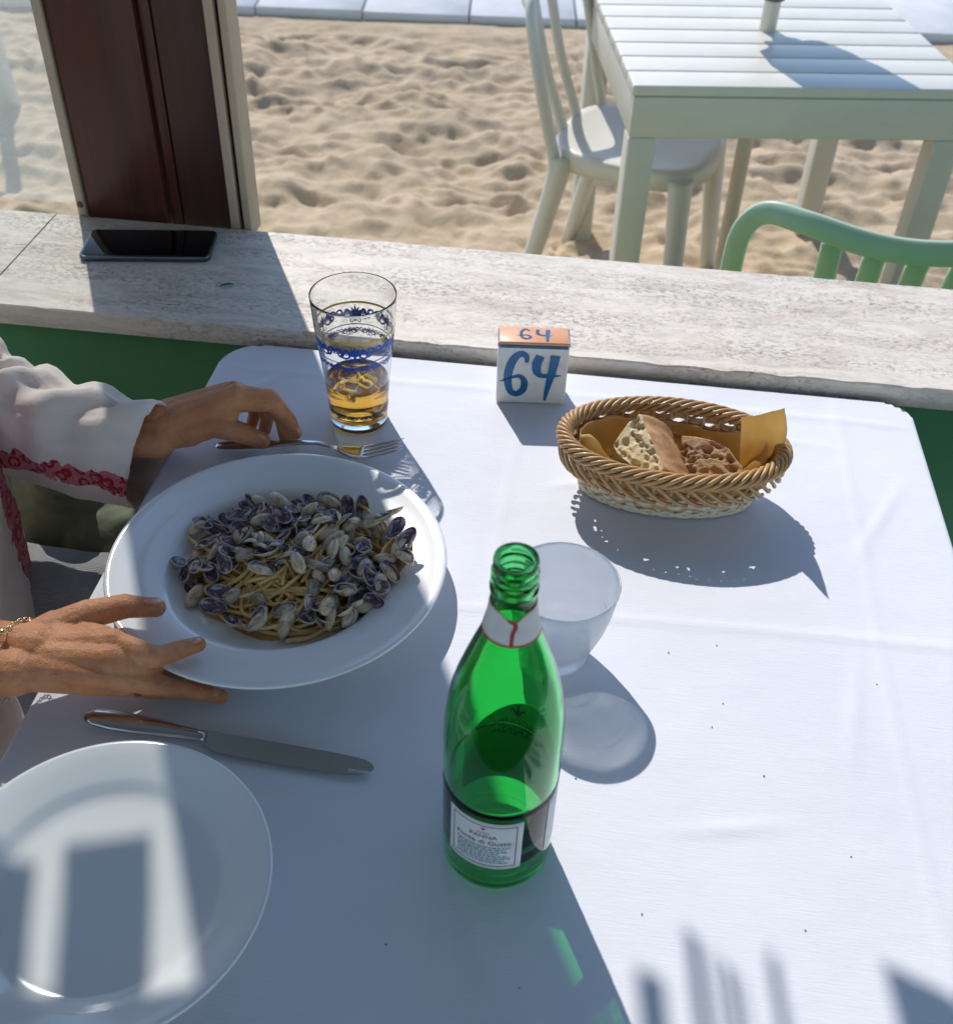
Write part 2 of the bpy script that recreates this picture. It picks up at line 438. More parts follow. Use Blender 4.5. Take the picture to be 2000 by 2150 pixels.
while x > -2.4:
    wd = random.uniform(.02, .09); strips.append((x-wd, x, 1.79+random.uniform(-.02, .03), 1.79+random.uniform(-.02, .03))); x -= wd+random.uniform(.01, .03)
x = -.02
while x < 1.8:
    wd = random.uniform(.015, .08); strips.append((x, x+wd, 1.79+random.uniform(-.02, .03), 1.79+random.uniform(-.02, .03))); x += wd+random.uniform(.006, .025)
for x0, x1, za, zb in strips:
    V, F = [], []
    for k in range(5):
        s = k/4; yy = PY+.012+.004*math.sin(x0*90+k*1.3)
        z0_, z1_ = za+(1.972-za)*s, zb+(1.972-zb)*s; ln = .36 if x0 > -.35 else .11; V += [(x0-ln*(z0_-za), yy, z0_), (x1-ln*(z1_-zb), yy, z1_)]
        if k: F.append((2*k-2, 2*k-1, 2*k+1, 2*k))
    obj('fringe_strip', *solid(V, F, .002), MATS['raffia'], fg, world=True)

# ================================================================ OUTDOOR FURNITURE
def plastic(name, c, rough=.38):
    t = NT(name)
    t.set(Base=t.ramp(t.noise(11, 5), [(.3, tuple(x*.93 for x in c)), (.7, c)]), Roughness=rough, SSS=.08)
    t.b.inputs['Subsurface Radius'].default_value = (.01, .01, .008); t.b.inputs['Subsurface Scale'].default_value = .4
    t.bump(t.noise(350, 3), .06, .001); return t.m
MATS['pl_white'] = plastic('white_resin', (.67, .635, .545)); MATS['pl_green'] = plastic('pale_green_resin', (.43, .55, .41))
def chair(label, mat, loc, rz, hw=.205, sag=.038, drop=.0, xs=(-.060, .060), th=.014):
    c = thing('plastic_chair', label, 'chair', loc, rz)
    # seat: rounded, dished, with a skirt
    def se(a, rx, ry, p=3.2):
        ca, sa = math.cos(a), math.sin(a)
        k = (abs(ca)**p+abs(sa)**p)**(-1/p); return rx*k*ca, ry*k*sa
    n = 44; V = [(0, 0, .432)]; F = []
    rings = [(.3, .433), (.6, .436), (.85, .443), (.95, .445), (.985, .441), (1.0, .432), (1.0, .395), (.985, .394), (.975, .424), (.5, .424)]
    for s, z in rings:
        for k in range(n):
            x, y = se(2*math.pi*k/n, .212*s, .215*s)
            V.append((x, y, z+(.012*(y/.215)**2 if z > .42 else 0)*(1 if y < 0 else -.5)))
    for k in range(n): F.append((0, 1+k, 1+(k+1) % n))
    for r in range(len(rings)-1):
        for k in range(n):
            k2 = (k+1) % n; F.append((1+r*n+k, 1+(r+1)*n+k, 1+(r+1)*n+k2, 1+r*n+k2))
    F.append(tuple(1+(len(rings)-1)*n+k for k in range(n)))
    obj('seat', V, F, mat, c)
    g = hw/.205
    half = [(-.198, -.17, .40), (-.201*g, -.205, .52), (-.205*g, -.24, .66), (-.199*g, -.262, .745), (-.172*g, -.281, .790), (-.12*g, -.288-.55*sag, .802-.3*drop), (-.055*g, -.288-.9*sag, .802-.8*drop)]
    hoop = catmull(half+[(0, -.288-sag, .802-drop)]+[(-x, y, z) for x, y, z in half[::-1]], 6)
    m = len(hoop); ell = [((.025 if th > .01 else .0195)+.002*math.exp(-((i-m/2)/(m*.16))**4), th) for i in range(m)]
    obj('back_frame', *tube(hoop, 0, 10, True, (0, -1, .35), ell), mat, c)
    for x in xs:
        y0 = -.195; y1 = -.283-sag*(1-(x/hw)**2)
        obj('back_slat', *tube(catmull([(x*.9, y0, .42), (x*.95, (y0+y1)/2-.012, .60), (x, y1, .782-drop*(1-abs(x)/hw))], 5), 0, 8, True, (0, -1, .3), (.0235 if len(xs) < 3 else .019, th*.8)), mat, c)
    for sx in (-1, 1):
        for y, yb, nm in ((-.165, -.255, 'leg'), (.165, .205, 'leg')):
            pts = catmull([(sx*.178, y, .425), (sx*.192, y*1.06, .33), (sx*.222, yb, -.035)], 5)
            k = len(pts); ell = [(.046-.018*i/(k-1), .034-.012*i/(k-1)) for i in range(k)]
            obj(nm, *tube(pts, 0, 10, True, (0, 1, 0), ell), mat, c)
    return c
chair('white plastic chair with hooped slatted back tucked under the slatted table', MATS['pl_white'], (.225, 2.13, ZG), math.radians(-107))
chair('pale green plastic chair with slatted back against the outer side of the sill', MATS['pl_green'], (.665, 1.215, ZG), math.radians(-9), .262, .045, .020, (-.105, -.035, .035, .105), .007)
chair('white plastic chair standing on the sand beyond the hazy pane', MATS['pl_white'], (-2.46, 3.25, ZG), math.radians(30))
# slatted table
tb = thing('slatted_table', 'white slatted square plastic table on the sand', 'table', (.174, 1.674, ZG), math.radians(9.6))
TS, H = .80, .74
nsl = 8; pitch = TS/nsl
for i in range(nsl):
    obj('slat', *box((TS/2, pitch*(i+.5), H-.012), (TS, pitch-.006, .024), .0035), MATS['pl_white'], tb)
obj('top_core', *box((TS/2, TS/2, H-.03), (TS-.03, TS-.03, .03)), MATS['pl_white'], tb)
for y in (.014, TS-.014): obj('apron', *box((TS/2, y, H-.073), (TS-.006, .022, .094), .004), MATS['pl_white'], tb)
for x in (.014, TS-.014): obj('apron', *box((x, TS/2, H-.073), (.022, TS-.056, .094), .004), MATS['pl_white'], tb)
for x in (.036, TS-.036):
    for y in (.036, TS-.036): obj('leg', *box((x, y, (H-.1205)/2-.02), (.066, .066, H-.1205+.04), .006), MATS['pl_white'], tb)
pc = Matrix.Translation((.174, 1.674, 0)) @ Matrix.Rotation(math.radians(9.6), 4, 'Z') @ Vector((.405, .405, 0))
# closed parasol standing through the table
pr = thing('parasol', 'closed parasol with white pole standing through the slatted table', 'parasol', (pc.x, pc.y, ZG))
obj('pole', *lathe([(0, -.1), (.021, -.1), (.021, 2.35), (0, 2.36)], 20), MATS['pl_white'], pr)
obj('collar', *lathe([(.0215, .812), (.029, .815), (.030, .846), (.0215, .852)], 20), simple('grey_collar', (.12, .12, .11), .5), pr)
V, F = [], []; n = 64
zs = [.885, .895, 1.0, 1.2, 1.5, 1.8, 2.1, 2.3, 2.36]; rs = [.055, .088, .108, .112, .10, .08, .058, .036, .022]
for z, r in zip(zs, rs):
    for k in range(n):
        a = 2*math.pi*k/n; rr = r*(1+.22*math.sin(8*a+.8*math.sin(z*3)))
        V.append((rr*math.cos(a), rr*math.sin(a), z+.012*math.sin(8*a+1)*(z < .95)))
for i in range(len(zs)-1):
    for k in range(n): k2 = (k+1) % n; F.append((i*n+k, i*n+k2, (i+1)*n+k2, (i+1)*n+k))
F.append(tuple(range(n-1, -1, -1)))
obj('folded_canopy', V, F, simple('canopy_cloth', (.5, .52, .5), .85, .1, 40, .2), pr)

# ================================================================ DINING TABLE AND CLOTH
TX0, TX1, TY0, TY1 = -.3125, .4865, -.534, .2655
dt = thing('dining_table', 'square wooden dining table hidden under the white tablecloth', 'table', ((TX0+TX1)/2, (TY0+TY1)/2, 0))
MATS['twood'] = wood('table_wood', (.20, .11, .06), (.32, .19, .11), .5)
obj('tabletop', *box(((TX0+TX1)/2, (TY0+TY1)/2, ZT-.0165), (TX1-TX0-.040, TY1-TY0-.040, .028), .004), MATS['twood'], dt, world=True)
for x in (TX0+.06, TX1-.06):
    for y in (TY0+.06, TY1-.06): obj('leg', *box((x, y, (ZT-.031)/2), (.05, .05, ZT-.031), .004), MATS['twood'], dt, world=True)
t = NT('linen_cloth')
wx = t.noise(1.0, 3, .6, t.mapped((110, 1700, 1700))); wy = t.noise(1.0, 3, .6, t.mapped((1700, 110, 1700)))
sl_ = t.noise(1.0, 2, .5, t.mapped((45, 900, 900)))
c = t.ramp(t.noise(5, 4), [(.3, (.705, .71, .76)), (.7, (.755, .76, .805))])
t.set(Base=t.mix(t.ramp(sl_, [(.6, (0, 0, 0)), (.75, (.25, .25, .25))]), c, (.80, .82, .88)), Roughness=.85, Sheen=.1, Specular=.2)
weave = t.math('ADD', t.math('ADD', wx, t.math('MULTIPLY', wy, .6)), t.math('MULTIPLY', sl_, 1.2))
b0 = t.bump(t.noise(14, 3, .5), .25, .006); t.bump(weave, .36, .0005, b0)
MATS['linen'] = t.m
def caxis(a, b, ov, n):
    edge = [.0015, .003, .0045, .006, .0075, .009, .011, .014, .02, .03]
    hang = list(np.linspace(.045, ov, 14))
    inn = [a+.003, a+.008, a+.016]; inr = [b-.016, b-.008, b-.003]
    return np.array([a-e for e in reversed(edge+hang)]+[a]+inn+list(np.linspace(a+.024, b-.024, n))+inr+[b]+[b+e for e in edge+hang])
cxs = caxis(TX0+.006, TX1-.006, .24, 150); cys = caxis(TY0+.006, TY1-.006, .24, 150)
def cloth_pt(s, q):
    RC = .034 if s < .1 else .020
    X0, X1, Y0, Y1 = TX0+.006, TX1-.006, TY0+.006, TY1-.006
    x0, x1, y0, y1 = X0+RC, X1-RC, Y0+RC, Y1-RC
    dx = s-x1 if s > x1 else (s-x0 if s < x0 else 0.0); dy = q-y1 if q > y1 else (q-y0 if q < y0 else 0.0)
    bx, by = min(max(s, x0), x1), min(max(q, y0), y1)
    r = math.hypot(dx, dy)-RC
    R = .006
    if r <= 0:
        bx, by = s, q
        z = .0005*fbm(bx*9, by*9, 1.0)+.0009*fbm(bx*3.2, by*3.2, 4.0)
        for cxl, wv in ((.395, .0011), (.045, .0008)): z += wv*math.exp(-((bx-cxl-.004*math.sin(by*7))/.004)**2)
        for cyl in (-.128, .212): z += .0012*math.exp(-((by-cyl-.03*(bx-.2)*(cyl < 0)-.004*math.sin(bx*6))/.0045)**2)
        # small pinched folds 
        for px, py, ang, ln in ((.12, .06, .3, .03), (.36, -.2, 1.4, .05), (.30, .17, -.1, .07), (-.25, .18, .8, .05), (.25, -.33, .2, .04), (.42, .05, 1.1, .06)):
            u = (bx-px)*math.cos(ang)+(by-py)*math.sin(ang); v = -(bx-px)*math.sin(ang)+(by-py)*math.cos(ang)
            z += .0016*math.exp(-(u/ln)**2-(v/.005)**2)
        e = min(bx-X0, X1-bx, by-Y0, Y1-by, -r if (dx or dy) else 9)
        return (bx, by, ZT+z*min(1, e/.02))
    ux, uy = dx/(r+RC), dy/(r+RC); bx += ux*RC; by += uy*RC
    arc = R*math.pi/2
    if r < arc: o = R*math.sin(r/R); z = -R*(1-math.cos(r/R))
    else: o = R; z = -R-(r-arc)
    h = max(0, r-arc)
    corner = min(abs(dx), abs(dy)) > 0
    if corner:
        k = 2*min(abs(ux), abs(uy)); o += h*.22*k+.0*h; z = -R-max(0, r-arc)*(.80+.2*(1-k))
        if dy > 0: o -= h*.16*k
    elif dy > 0: o = min(o, R)*1.0-.001
    else:
        tt = by if dx else bx
        o += h*(.05+.10*math.sin(tt*26+ (1 if dx > 0 else 0)))*min(1, h/.08)+.0
    x, y = bx+ux*o, by+uy*o
    return (x, min(y, SY0-.0015 if z > -.02 else .277), ZT+z)
V = [cloth_pt(a, b) for a in cxs for b in cys]
V = [(x, min(y, .2702), z) for x, y, z in V]
cl = obj('tablecloth', V, grid_faces(len(cxs), len(cys)), MATS['linen'], label='white linen tablecloth with pressed creases on the dining table', cat='tablecloth')
md = cl.modifiers.new('thickness', 'SOLIDIFY'); md.thickness = .0007; md.offset = -1
E_ZT = ZT+.0012
# crumbs on the cloth
cr = []
for (px, py) in ((1347, 1920), (810, 1984), (1090, 2076), (1840, 1438), (1517, 1478), (1403, 1371), (1504, 1356), (1494, 1527), (1690, 1955), (1208, 1635), (1786, 1800), (1603, 1630)):
    if py < 700: continue
    p = at(px, py, ZT); cr.append(ellipsoid((p[0], p[1], ZT+.0004), (random.uniform(.0005, .0010), .0006, .0005), Matrix.Rotation(random.uniform(0, 3), 3, 'Z'), 6))
obj('crumbs', *join(cr), simple('crumb', (.06, .045, .035), .8), kind='stuff', label='tiny dark crumbs scattered on the tablecloth', cat='crumbs')

# ================================================================ PLATES
t = NT('white_porcelain'); t.set(Base=t.ramp(t.noise(8, 3), [(.3, (.78, .78, .77)), (.7, (.83, .83, .82))]), Roughness=.14, Coat=.3); t.b.inputs['Coat Roughness'].default_value = .06
t.bump(t.noise(25, 3), .02, .002); MATS['porc'] = t.m
PLC = np.array([-.1459, -.1266, E_ZT])
big = [(0, .004), (.070, .004), (.074, 0), (.078, 0), (.083, .0045), (.100, .013), (.125, .0225), (.146, .0275), (.1502, .0288), (.1512, .0305), (.1498, .0320), (.1470, .0322), (.140, .0298),
       (.122, .0262), (.107, .0238), (.1025, .0222), (.0985, .0182), (.0935, .0122), (.088, .0092), (.078, .0080), (.05, .0074), (0, .0072)]
obj('dinner_plate', *lathe(big, 128), MATS['porc'], label='large white porcelain pasta plate full of clams and spaghetti', cat='plate')
bpy.data.objects['dinner_plate'].location = PLC
SPC = np.array([-.1862, -.4475, E_ZT])
small = [(0, .003), (.062, .003), (.065, 0), (.068, 0), (.072, .0035), (.084, .0085), (.100, .0155), (.1135, .0205), (.1158, .0222), (.1163, .0236), (.1150, .0248), (.1125, .0245), (.104, .0208),
         (.090, .0155), (.0855, .0132), (.081, .0095), (.0765, .0073), (.07, .0064), (.04, .0060), (0, .0058)]
obj('side_plate', *lathe(small, 128), MATS['porc'], label='empty white plate in front of the knife', cat='plate')
bpy.data.objects['side_plate'].location = SPC

# ================================================================ PASTA
FC = np.array([-.133, -.118])        # middle of the serving
def mound(x, y):
    dx, dy = (x-FC[0])/.100, (y-FC[1])/.086
    r = math.hypot(dx, dy)
    base = PLC[2]+.0085
    return base+.022*max(0, 1-r**2.2)+.004*fbm(x*30, y*30, 2.)*max(0, 1-r)
t = NT('pasta'); t.set(Base=t.ramp(t.noise(60, 3), [(.3, (.78, .47, .13)), (.7, (.90, .62, .24))]), Roughness=.28, SSS=.25, Coat=.4)
t.b.inputs['Subsurface Radius'].default_value = (.004, .003, .001); MATS['pasta'] = t.m
t = NT('clam_sauce'); t.set(Base=t.ramp(t.noise(90, 5), [(.3, (.42, .23, .075)), (.7, (.62, .38, .15))]), Roughness=.12, Coat=.6); t.bump(t.noise(160, 4), .5, .003); MATS['sauce'] = t.m
V, F = [], []; n = 72; rr = [0, .3, .55, .75, .88, .96, 1.0]
for r in rr:
    for k in range(n):
        a = 2*math.pi*k/n; w_ = 1+.10*math.sin(3*a+1)+.06*math.sin(7*a)+.05*fbm(math.cos(a)*2, math.sin(a)*2, 5)
        x = FC[0]+.094*w_*r*math.cos(a); y = FC[1]-.004+.078*w_*r*math.sin(a)
        rad = math.hypot(x-PLC[0], y-PLC[1])
        z = PLC[2]+.0076+max(0, (rad-.088))*.95+.0030*(1-r**6)+.012*max(0, 1-1.6*r)
        V.append((x, y, z))
F = []
for i in range(len(rr)-1):
    for k in range(n): k2 = (k+1) % n; F.append((i*n+k, i*n+k2, (i+1)*n+k2, (i+1)*n+k))
sp = thing('spaghetti', 'tangled yellow spaghetti in brownish clam sauce on the large plate', 'pasta', (FC[0], FC[1], PLC[2]))
obj('sauce', V, F, MATS['sauce'], sp, world=True)
rs_ = random.Random(3)
def strand(x, y, ang, L, lift=0., k0=None):
    pts = []; st = .006; curv = rs_.uniform(-30, 30) if k0 is None else k0; ph = rs_.uniform(0, 6)
    for i in range(int(L/st)):
        dx, dy = (x-FC[0])/.100, (y-FC[1])/.083; r = math.hypot(dx, dy)
        z = max(mound(x, y)-.003+.0035*math.sin(i*.45+ph)+lift, PLC[2]+.0105)
        rad = math.hypot(x-PLC[0], y-PLC[1])
        z = max(z, PLC[2]+.0100+max(0, rad-.086)*1.0)
        pts.append((x, y, z))
        curv += rs_.uniform(-9, 9); curv = max(-75, min(75, curv))
        if r > .82:
            tc = math.atan2(FC[1]-y, FC[0]-x); d = (tc-ang+math.pi) % (2*math.pi)-math.pi; ang += .22*d
        ang += curv*st; x += st*math.cos(ang); y += st*math.sin(ang)
    return pts
for i in range(120):
    a = rs_.uniform(0, 2*math.pi); r = math.sqrt(rs_.random())*.92
    if i < 45:      # the bare tangle towards the diner's right hand
        a = rs_.uniform(math.pi*1.05, math.pi*1.75); r = rs_.uniform(.15, .85)
    pts = strand(FC[0]+.092*r*math.cos(a), FC[1]+.078*r*math.sin(a), rs_.uniform(0, 6.28), rs_.uniform(.06, .17), rs_.uniform(-.004, .0035))
    obj('strand', *tube(pts, .0018, 6), MATS['pasta'], sp, world=True)
def ppath(pts): return [at(a, b, z) for a, b, z in pts]
zt = PLC[2]
for pth in ([(385, 1123, zt+.016), (420, 1145, zt+.02), (455, 1160, zt+.024), (500, 1150, zt+.024)], [(686, 1102, zt+.041), (650, 1135, zt+.040), (610, 1152, zt+.034), (560, 1172, zt+.028)],
            [(868, 1193, zt+.018), (835, 1197, zt+.022), (790, 1205, zt+.025), (740, 1200, zt+.026)], [(864, 1180, zt+.02), (835, 1192, zt+.023), (800, 1215, zt+.02)],
            [(600, 1346, zt+.012), (650, 1338, zt+.013), (695, 1312, zt+.016), (730, 1290, zt+.02)], [(495, 1312, zt+.013), (560, 1318, zt+.017), (610, 1300, zt+.02), (640, 1265, zt+.024)],
            [(710, 1095, zt+.036), (708, 1120, zt+.035), (722, 1140, zt+.033), (760, 1158, zt+.03)], [(830, 1120, zt+.033), (808, 1150, zt+.035), (800, 1175, zt+.032)]):
    obj('strand', *tube(catmull(ppath(pth), 7), .0019, 7), MATS['pasta'], sp, world=True)

# clams: wedge shells, two valves each
def shell_mat(name, stops, rough=.3):
    t = NT(name); g = t.mapped((90, 260, 90), 'Generated'); n1 = t.noise(3.2, 5, .6, t.coord('Generated'))
    oi = t.n('ObjectInfo')
    c = t.ramp(n1, stops); c = t.mix(.25, c, t.ramp(oi.outputs['Random'], [(0, (.5, .45, .45)), (.5, (1, 1, 1)), (1, (1.0, .78, .55))]), 'MULTIPLY')
    t.set(Base=c, Roughness=rough, Coat=.5); t.b.inputs['Coat Roughness'].default_value = .12
    t.bump(t.noise(1.0, 3, .5, t.mapped((2, 40, 2), 'Generated')), .15, .001); return t.m
MATS['sh_out'] = shell_mat('shell_outside', [(.30, (.07, .06, .06)), (.40, (.50, .36, .20)), (.56, (.76, .60, .41)), (.75, (.58, .42, .27))])
MATS['sh_dark'] = shell_mat('shell_outside_grey', [(.30, (.03, .035, .05)), (.43, (.30, .25, .19)), (.6, (.55, .45, .34)), (.75, (.22, .15, .17))])
MATS['sh_in'] = shell_mat('shell_inside', [(.34, (.05, .025, .06)), (.52, (.17, .10, .15)), (.66, (.56, .49, .48))], .18)
MATS['sh_rim'] = simple('shell_rim', (.55, .52, .48), .3)
MATS['flesh'] = simple('clam_flesh', (.52, .40, .24), .3, .2, 200, SSS=.2)
def valve(L, Wd, D):
    """half shell, hinge edge along y=0, opening downwards (concave side -z); faces tagged outside / inside / rim"""
    n, R = 20, 5; V, F, mi = [], [], []
    def pt(rho, a, sc, dz):
        ca, sa = math.cos(a), math.sin(a)
        x = L/2*ca*(1-.10*ca)*rho*sc; tap = 1-.22*ca
        y = Wd/2+Wd/2*sa*tap*rho*sc
        z = D*(1-rho**2.2)**.75*sc+dz
        return (x, y, z)
    V.append(pt(0, 0, 1, 0)); 
    for i in range(1, R+1):
        for k in range(n): V.append(pt(i/R, 2*math.pi*k/n, 1, 0))
    off = len(V); V.append(pt(0, 0, .93, -.0007))
    for i in range(1, R+1):
        for k in range(n): V.append(pt(i/R, 2*math.pi*k/n, .93 if i < R else .95, -.0007 if i < R else -.0004))
    for o, inn in ((0, 0), (off, 1)):
        for k in range(n):
            k2 = (k+1) % n; f = (o, o+1+k, o+1+k2); F.append(f if not inn else f[::-1]); mi.append(inn)
        for i in range(R-1):
            for k in range(n):
                k2 = (k+1) % n; f = (o+1+i*n+k, o+1+(i+1)*n+k, o+1+(i+1)*n+k2, o+1+i*n+k2); F.append(f if not inn else f[::-1]); mi.append(inn)
    for k in range(n):
        k2 = (k+1) % n; F.append((1+(R-1)*n+k, off+1+(R-1)*n+k, off+1+(R-1)*n+k2, 1+(R-1)*n+k2)); mi.append(2)
    me = mesh('valve', V, F); me.polygons.foreach_set('material_index', mi)
    return me
VM = []
for om in ('sh_out', 'sh_dark'):
    for L, Wd, D in ((.0250, .0140, .0052), (.0220, .0120, .0046), (.0275, .0145, .0056)):
        me = valve(L, Wd, D)
        for m in (om, 'sh_in', 'sh_rim'): me.materials.append(MATS[m])
        VM.append(me)
CLG = 'clams heaped on the spaghetti'
LAB = {'open': ('clam spread open with purple insides up', CLG+', spread open'),
       'shut': ('beige grey wedge clam nearly shut', CLG+', nearly shut'),
       'single': ('single cupped half shell of a clam', CLG+', single half shells')}
rc = random.Random(21); taken = []
def clam(x, y, z, kind, yaw, tx, ty, me):
    dx, dy = x-FC[0], y-FC[1]
    if math.hypot(dx/.094, dy/.078) < .5: where = 'in the middle of the heap'
    elif abs(dx)*.8 > abs(dy): where = 'on the side of the heap towards the bottle' if dx > 0 else 'on the side of the heap towards the diner'
    else: where = 'on the side of the heap towards the fork' if dy > 0 else 'on the side of the heap towards the knife'
    c = thing('clam', LAB[kind][0]+' '+where, 'clam', (x, y, z), 0, LAB[kind][1]+' '+where)
    c.rotation_euler = (tx, ty, yaw)
    if kind == 'single': opens = [(0, 0)]
    elif kind == 'shut': opens = [(0, 0), (1, math.pi-rc.uniform(.15, .6))]
    else: opens = [(0, math.pi+rc.uniform(-.2, .45)), (1, math.pi+rc.uniform(-.2, .45))]
    for side, a in opens:
        v = obj('valve', me, None, None, c)
        if kind == 'open': v.rotation_euler = (a if side == 0 else math.pi-a, 0, 0 if side == 0 else 0); v.rotation_euler = (a, 0, side*math.pi)
        elif kind == 'shut' and side == 1: v.rotation_euler = (math.pi-(math.pi-a), 0, 0); v.rotation_euler = (-(a) , 0, 0); v.scale = (1, -1, 1)
    if kind == 'shut' and rc.random() < .4:
        V, F = ellipsoid((0, .009, -.001), (.008, .0045, .0022), None, 8); obj('clam_meat', V, F, MATS['flesh'], c)
    return c
tries = 0
while len(taken) < 136 and tries < 6000:
    tries += 1
    a = rc.uniform(0, 2*math.pi); r = math.sqrt(rc.random())*1.0
    x = FC[0]+.099*r*math.cos(a); y = FC[1]+.080*r*math.sin(a)
    # leave the bare spaghetti patch at the lower left of the serving
    q = ((x+.148)/.046)**2+((y+.163)/.030)**2
    if q < 1 and rc.random() < .93: continue
    if x < -.17 and y < -.165 and rc.random() < .5: continue
    dmin = min([math.hypot(x-p[0], y-p[1]) for p in taken] or [9])
    lim = .0125 if len(taken) < 75 else .0075
    if dmin < lim: continue
    layer = .004 if len(taken) < 75 else .0115
    taken.append((x, y))
    rad = math.hypot(x-PLC[0], y-PLC[1])
    z = max(mound(x, y), PLC[2]+.011+max(0, rad-.080)*.9)+layer
    left = x < -.185
    u = rc.random()
    kind = 'open' if u < (.66 if left else .42) else ('shut' if u < .72 else 'single')
    tilt = .55 if kind != 'open' else .38
    # slope of the heap
    clam(x, y, z, kind, rc.uniform(0, 6.28), rc.gauss(0, tilt), rc.gauss(0, tilt), VM[rc.choice([0, 0, 1, 2, 3, 4] if kind != 'open' else [0, 1, 3])])

# ================================================================ CUTLERY
t = NT('stainless_steel'); t.set(Base=(.52, .52, .53), Metallic=1.0, Roughness=t.ramp(t.noise(40, 4), [(.3, (.10, .10, .10)), (.7, (.22, .22, .22))])); t.bump(t.noise(300, 3), .03, .001); MATS['steel'] = t.m
def blade_loft(pts, wid, thk, n=12):
    """flat bar swept along pts lying on the table: widths sideways, thicknesses up"""
    return tube(pts, 0, n, True, (0, 0, 1), [(a/2, b/2) for a, b in zip(wid, thk)])
k0, k1 = at(178, 1505, ZT+.004), at(785, 1612, ZT+.004); kd = (k1-k0)/np.linalg.norm(k1-k0); KL = np.linalg.norm(k1-k0)
kf = thing('knife', 'stainless steel table knife lying behind the empty plate', 'knife', tuple(k0[:2])+(E_ZT,))
def kp(s, z): return k0+kd*KL*s+np.array([0, 0, E_ZT-k0[2]+z])
ss = [0, .01, .04, .10, .18, .27, .35, .40, .425]
obj('handle', *blade_loft([kp(s, .0048) for s in ss], [.003, .010, .0165, .0195, .0185, .0150, .0115, .0100, .0105], [.002, .005, .007, .0085, .0085, .008, .0075, .007, .006]), MATS['steel'], kf, world=True)
side = np.cross(kd, (0, 0, 1)); side /= np.linalg.norm(side)
bs = [.42, .44, .46, .55, .65, .75, .85, .92, .965, .99, 1.0]; up_ = [-.0045, -.0055, -.006, -.0062, -.0062, -.0062, -.006, -.0055, -.0045, -.002, .001]; dn = [.005, .0075, .0105, .0118, .0122, .0122, .0118, .0105, .0085, .005, .002]
V, F = [], []
for s, a, b in zip(bs, up_, dn):
    c = kp(s, .0028)
    for off, z in ((a, .0009), (a, -.0009), (b, -.0002), (b, .0002)): V.append(c+side*off+np.array([0, 0, z+.004*(1-abs(off-a)/(b-a+1e-6))*.3]))
n = 4
for i in range(len(bs)-1):
    for k in range(n): k2 = (k+1) % n; F.append((i*n+k, i*n+k2, (i+1)*n+k2, (i+1)*n+k))
F += [(3, 2, 1, 0), tuple((len(bs)-1)*n+k for k in range(n))]
bl = obj('blade', V, F, MATS['steel'], kf, world=True, angle=30)
for i in range(9):
    c = kp(.925+i*.0075, .0037)
    obj('serration', *box(tuple(c+side*.0068), (.0009, .0042, .0006), rot=Matrix.Rotation(math.atan2(kd[1], kd[0])+.25, 3, 'Z')), MATS['steel'], bl, world=True)
f0, f1 = at(452, 934, ZT+.006), at(846, 944, ZT+.012); f1 = np.array([f1[0], f1[1], f0[2]]); fd = (f1-f0)/np.linalg.norm(f1-f0); FL = np.linalg.norm(f1-f0)
fk = thing('fork', 'stainless steel fork under the fingers behind the pasta plate', 'fork', tuple(f0[:2])+(E_ZT,))
fs = np.array([fd[1], -fd[0], 0])
def fp(s, z, o=0.): return np.array([f0[0], f0[1], E_ZT])+fd*FL*s+fs*o+np.array([0, 0, z])
ss = [0, .015, .06, .14, .25, .36, .46, .54, .60, .65]; zz = [.004, .0042, .0046, .0060, .0085, .0110, .0135, .0140, .0115, .0085]
obj('handle', *blade_loft([fp(s, z) for s, z in zip(ss, zz)], [.004, .011, .0165, .018, .0145, .0100, .0075, .0065, .0068, .0085], [.002, .003, .0034, .0036, .0034, .0032, .0032, .0032, .003, .0026]), MATS['steel'], fk, world=True)
obj('fork_head', *blade_loft([fp(s, z) for s, z in ((.64, .0090), (.68, .0062), (.72, .0046), (.76, .0044), (.79, .0052))], [.008, .0145, .0205, .0225, .0225], [.0026, .0024, .0022, .002, .002]), MATS['steel'], fk, world=True)
for o in (-.0093, -.0031, .0031, .0093):
    obj('tine', *blade_loft([fp(s, z, o*k) for s, z, k in ((.78, .0050, 1), (.84, .0072, 1), (.90, .0108, .98), (.955, .0150, .95), (1.0, .0188, .93))], [.0038, .0034, .0032, .0029, .0012], [.002, .0021, .002, .0018, .001], 8), MATS['steel'], fk, world=True)

# ================================================================ GLASSES AND BOTTLE
def glassmat(name, col, rough=0.0, ior=1.5):
    t = NT(name); t.set(Base=col, Transmission=1.0, Roughness=rough, IOR=ior); return t.m
MATS['clear'] = glassmat('clear_glass', (.97, .98, .97))
t = NT('amber_drink'); t.set(Base=t.ramp(t.noise(40, 3), [(.3, (.98, .50, .065)), (.7, (.99, .58, .10))]), Transmission=.95, Roughness=.01, IOR=1.33); MATS['drink'] = t.m
MATS['ice'] = glassmat('ice', (.99, .98, .94), .06, 1.31)
MATS['ink_blue'] = simple('blue_print', (.014, .075, .40), .35, .2, 300); MATS['ink_yellow'] = simple('yellow_print', (.62, .42, .02), .35); MATS['ink_plum'] = simple('plum_print', (.05, .012, .06), .35)
GC = (-.1267, .1329, E_ZT)
gout = [(0, 0), (.0290, 0), (.0304, .0012), (.0311, .004), (.0316, .018), (.0345, .055), (.0384, .091), (.0420, .125), (.0434, .1465), (.0437, .1505), (.0440, .1530), (.0439, .1542), (.0434, .1546), (.0429, .1540)]
gin = [(.0427, .1530), (.0424, .1505), (.0420, .1465), (.0408, .125), (.0371, .091), (.0331, .055), (.0300, .018), (.0285, .0115), (.026, .0098), (0, .0092)]
def gr(z):
    P = [(b, a) for a, b in gout[3:11]]; return float(np.interp(z, [p[0] for p in P], [p[1] for p in P]))
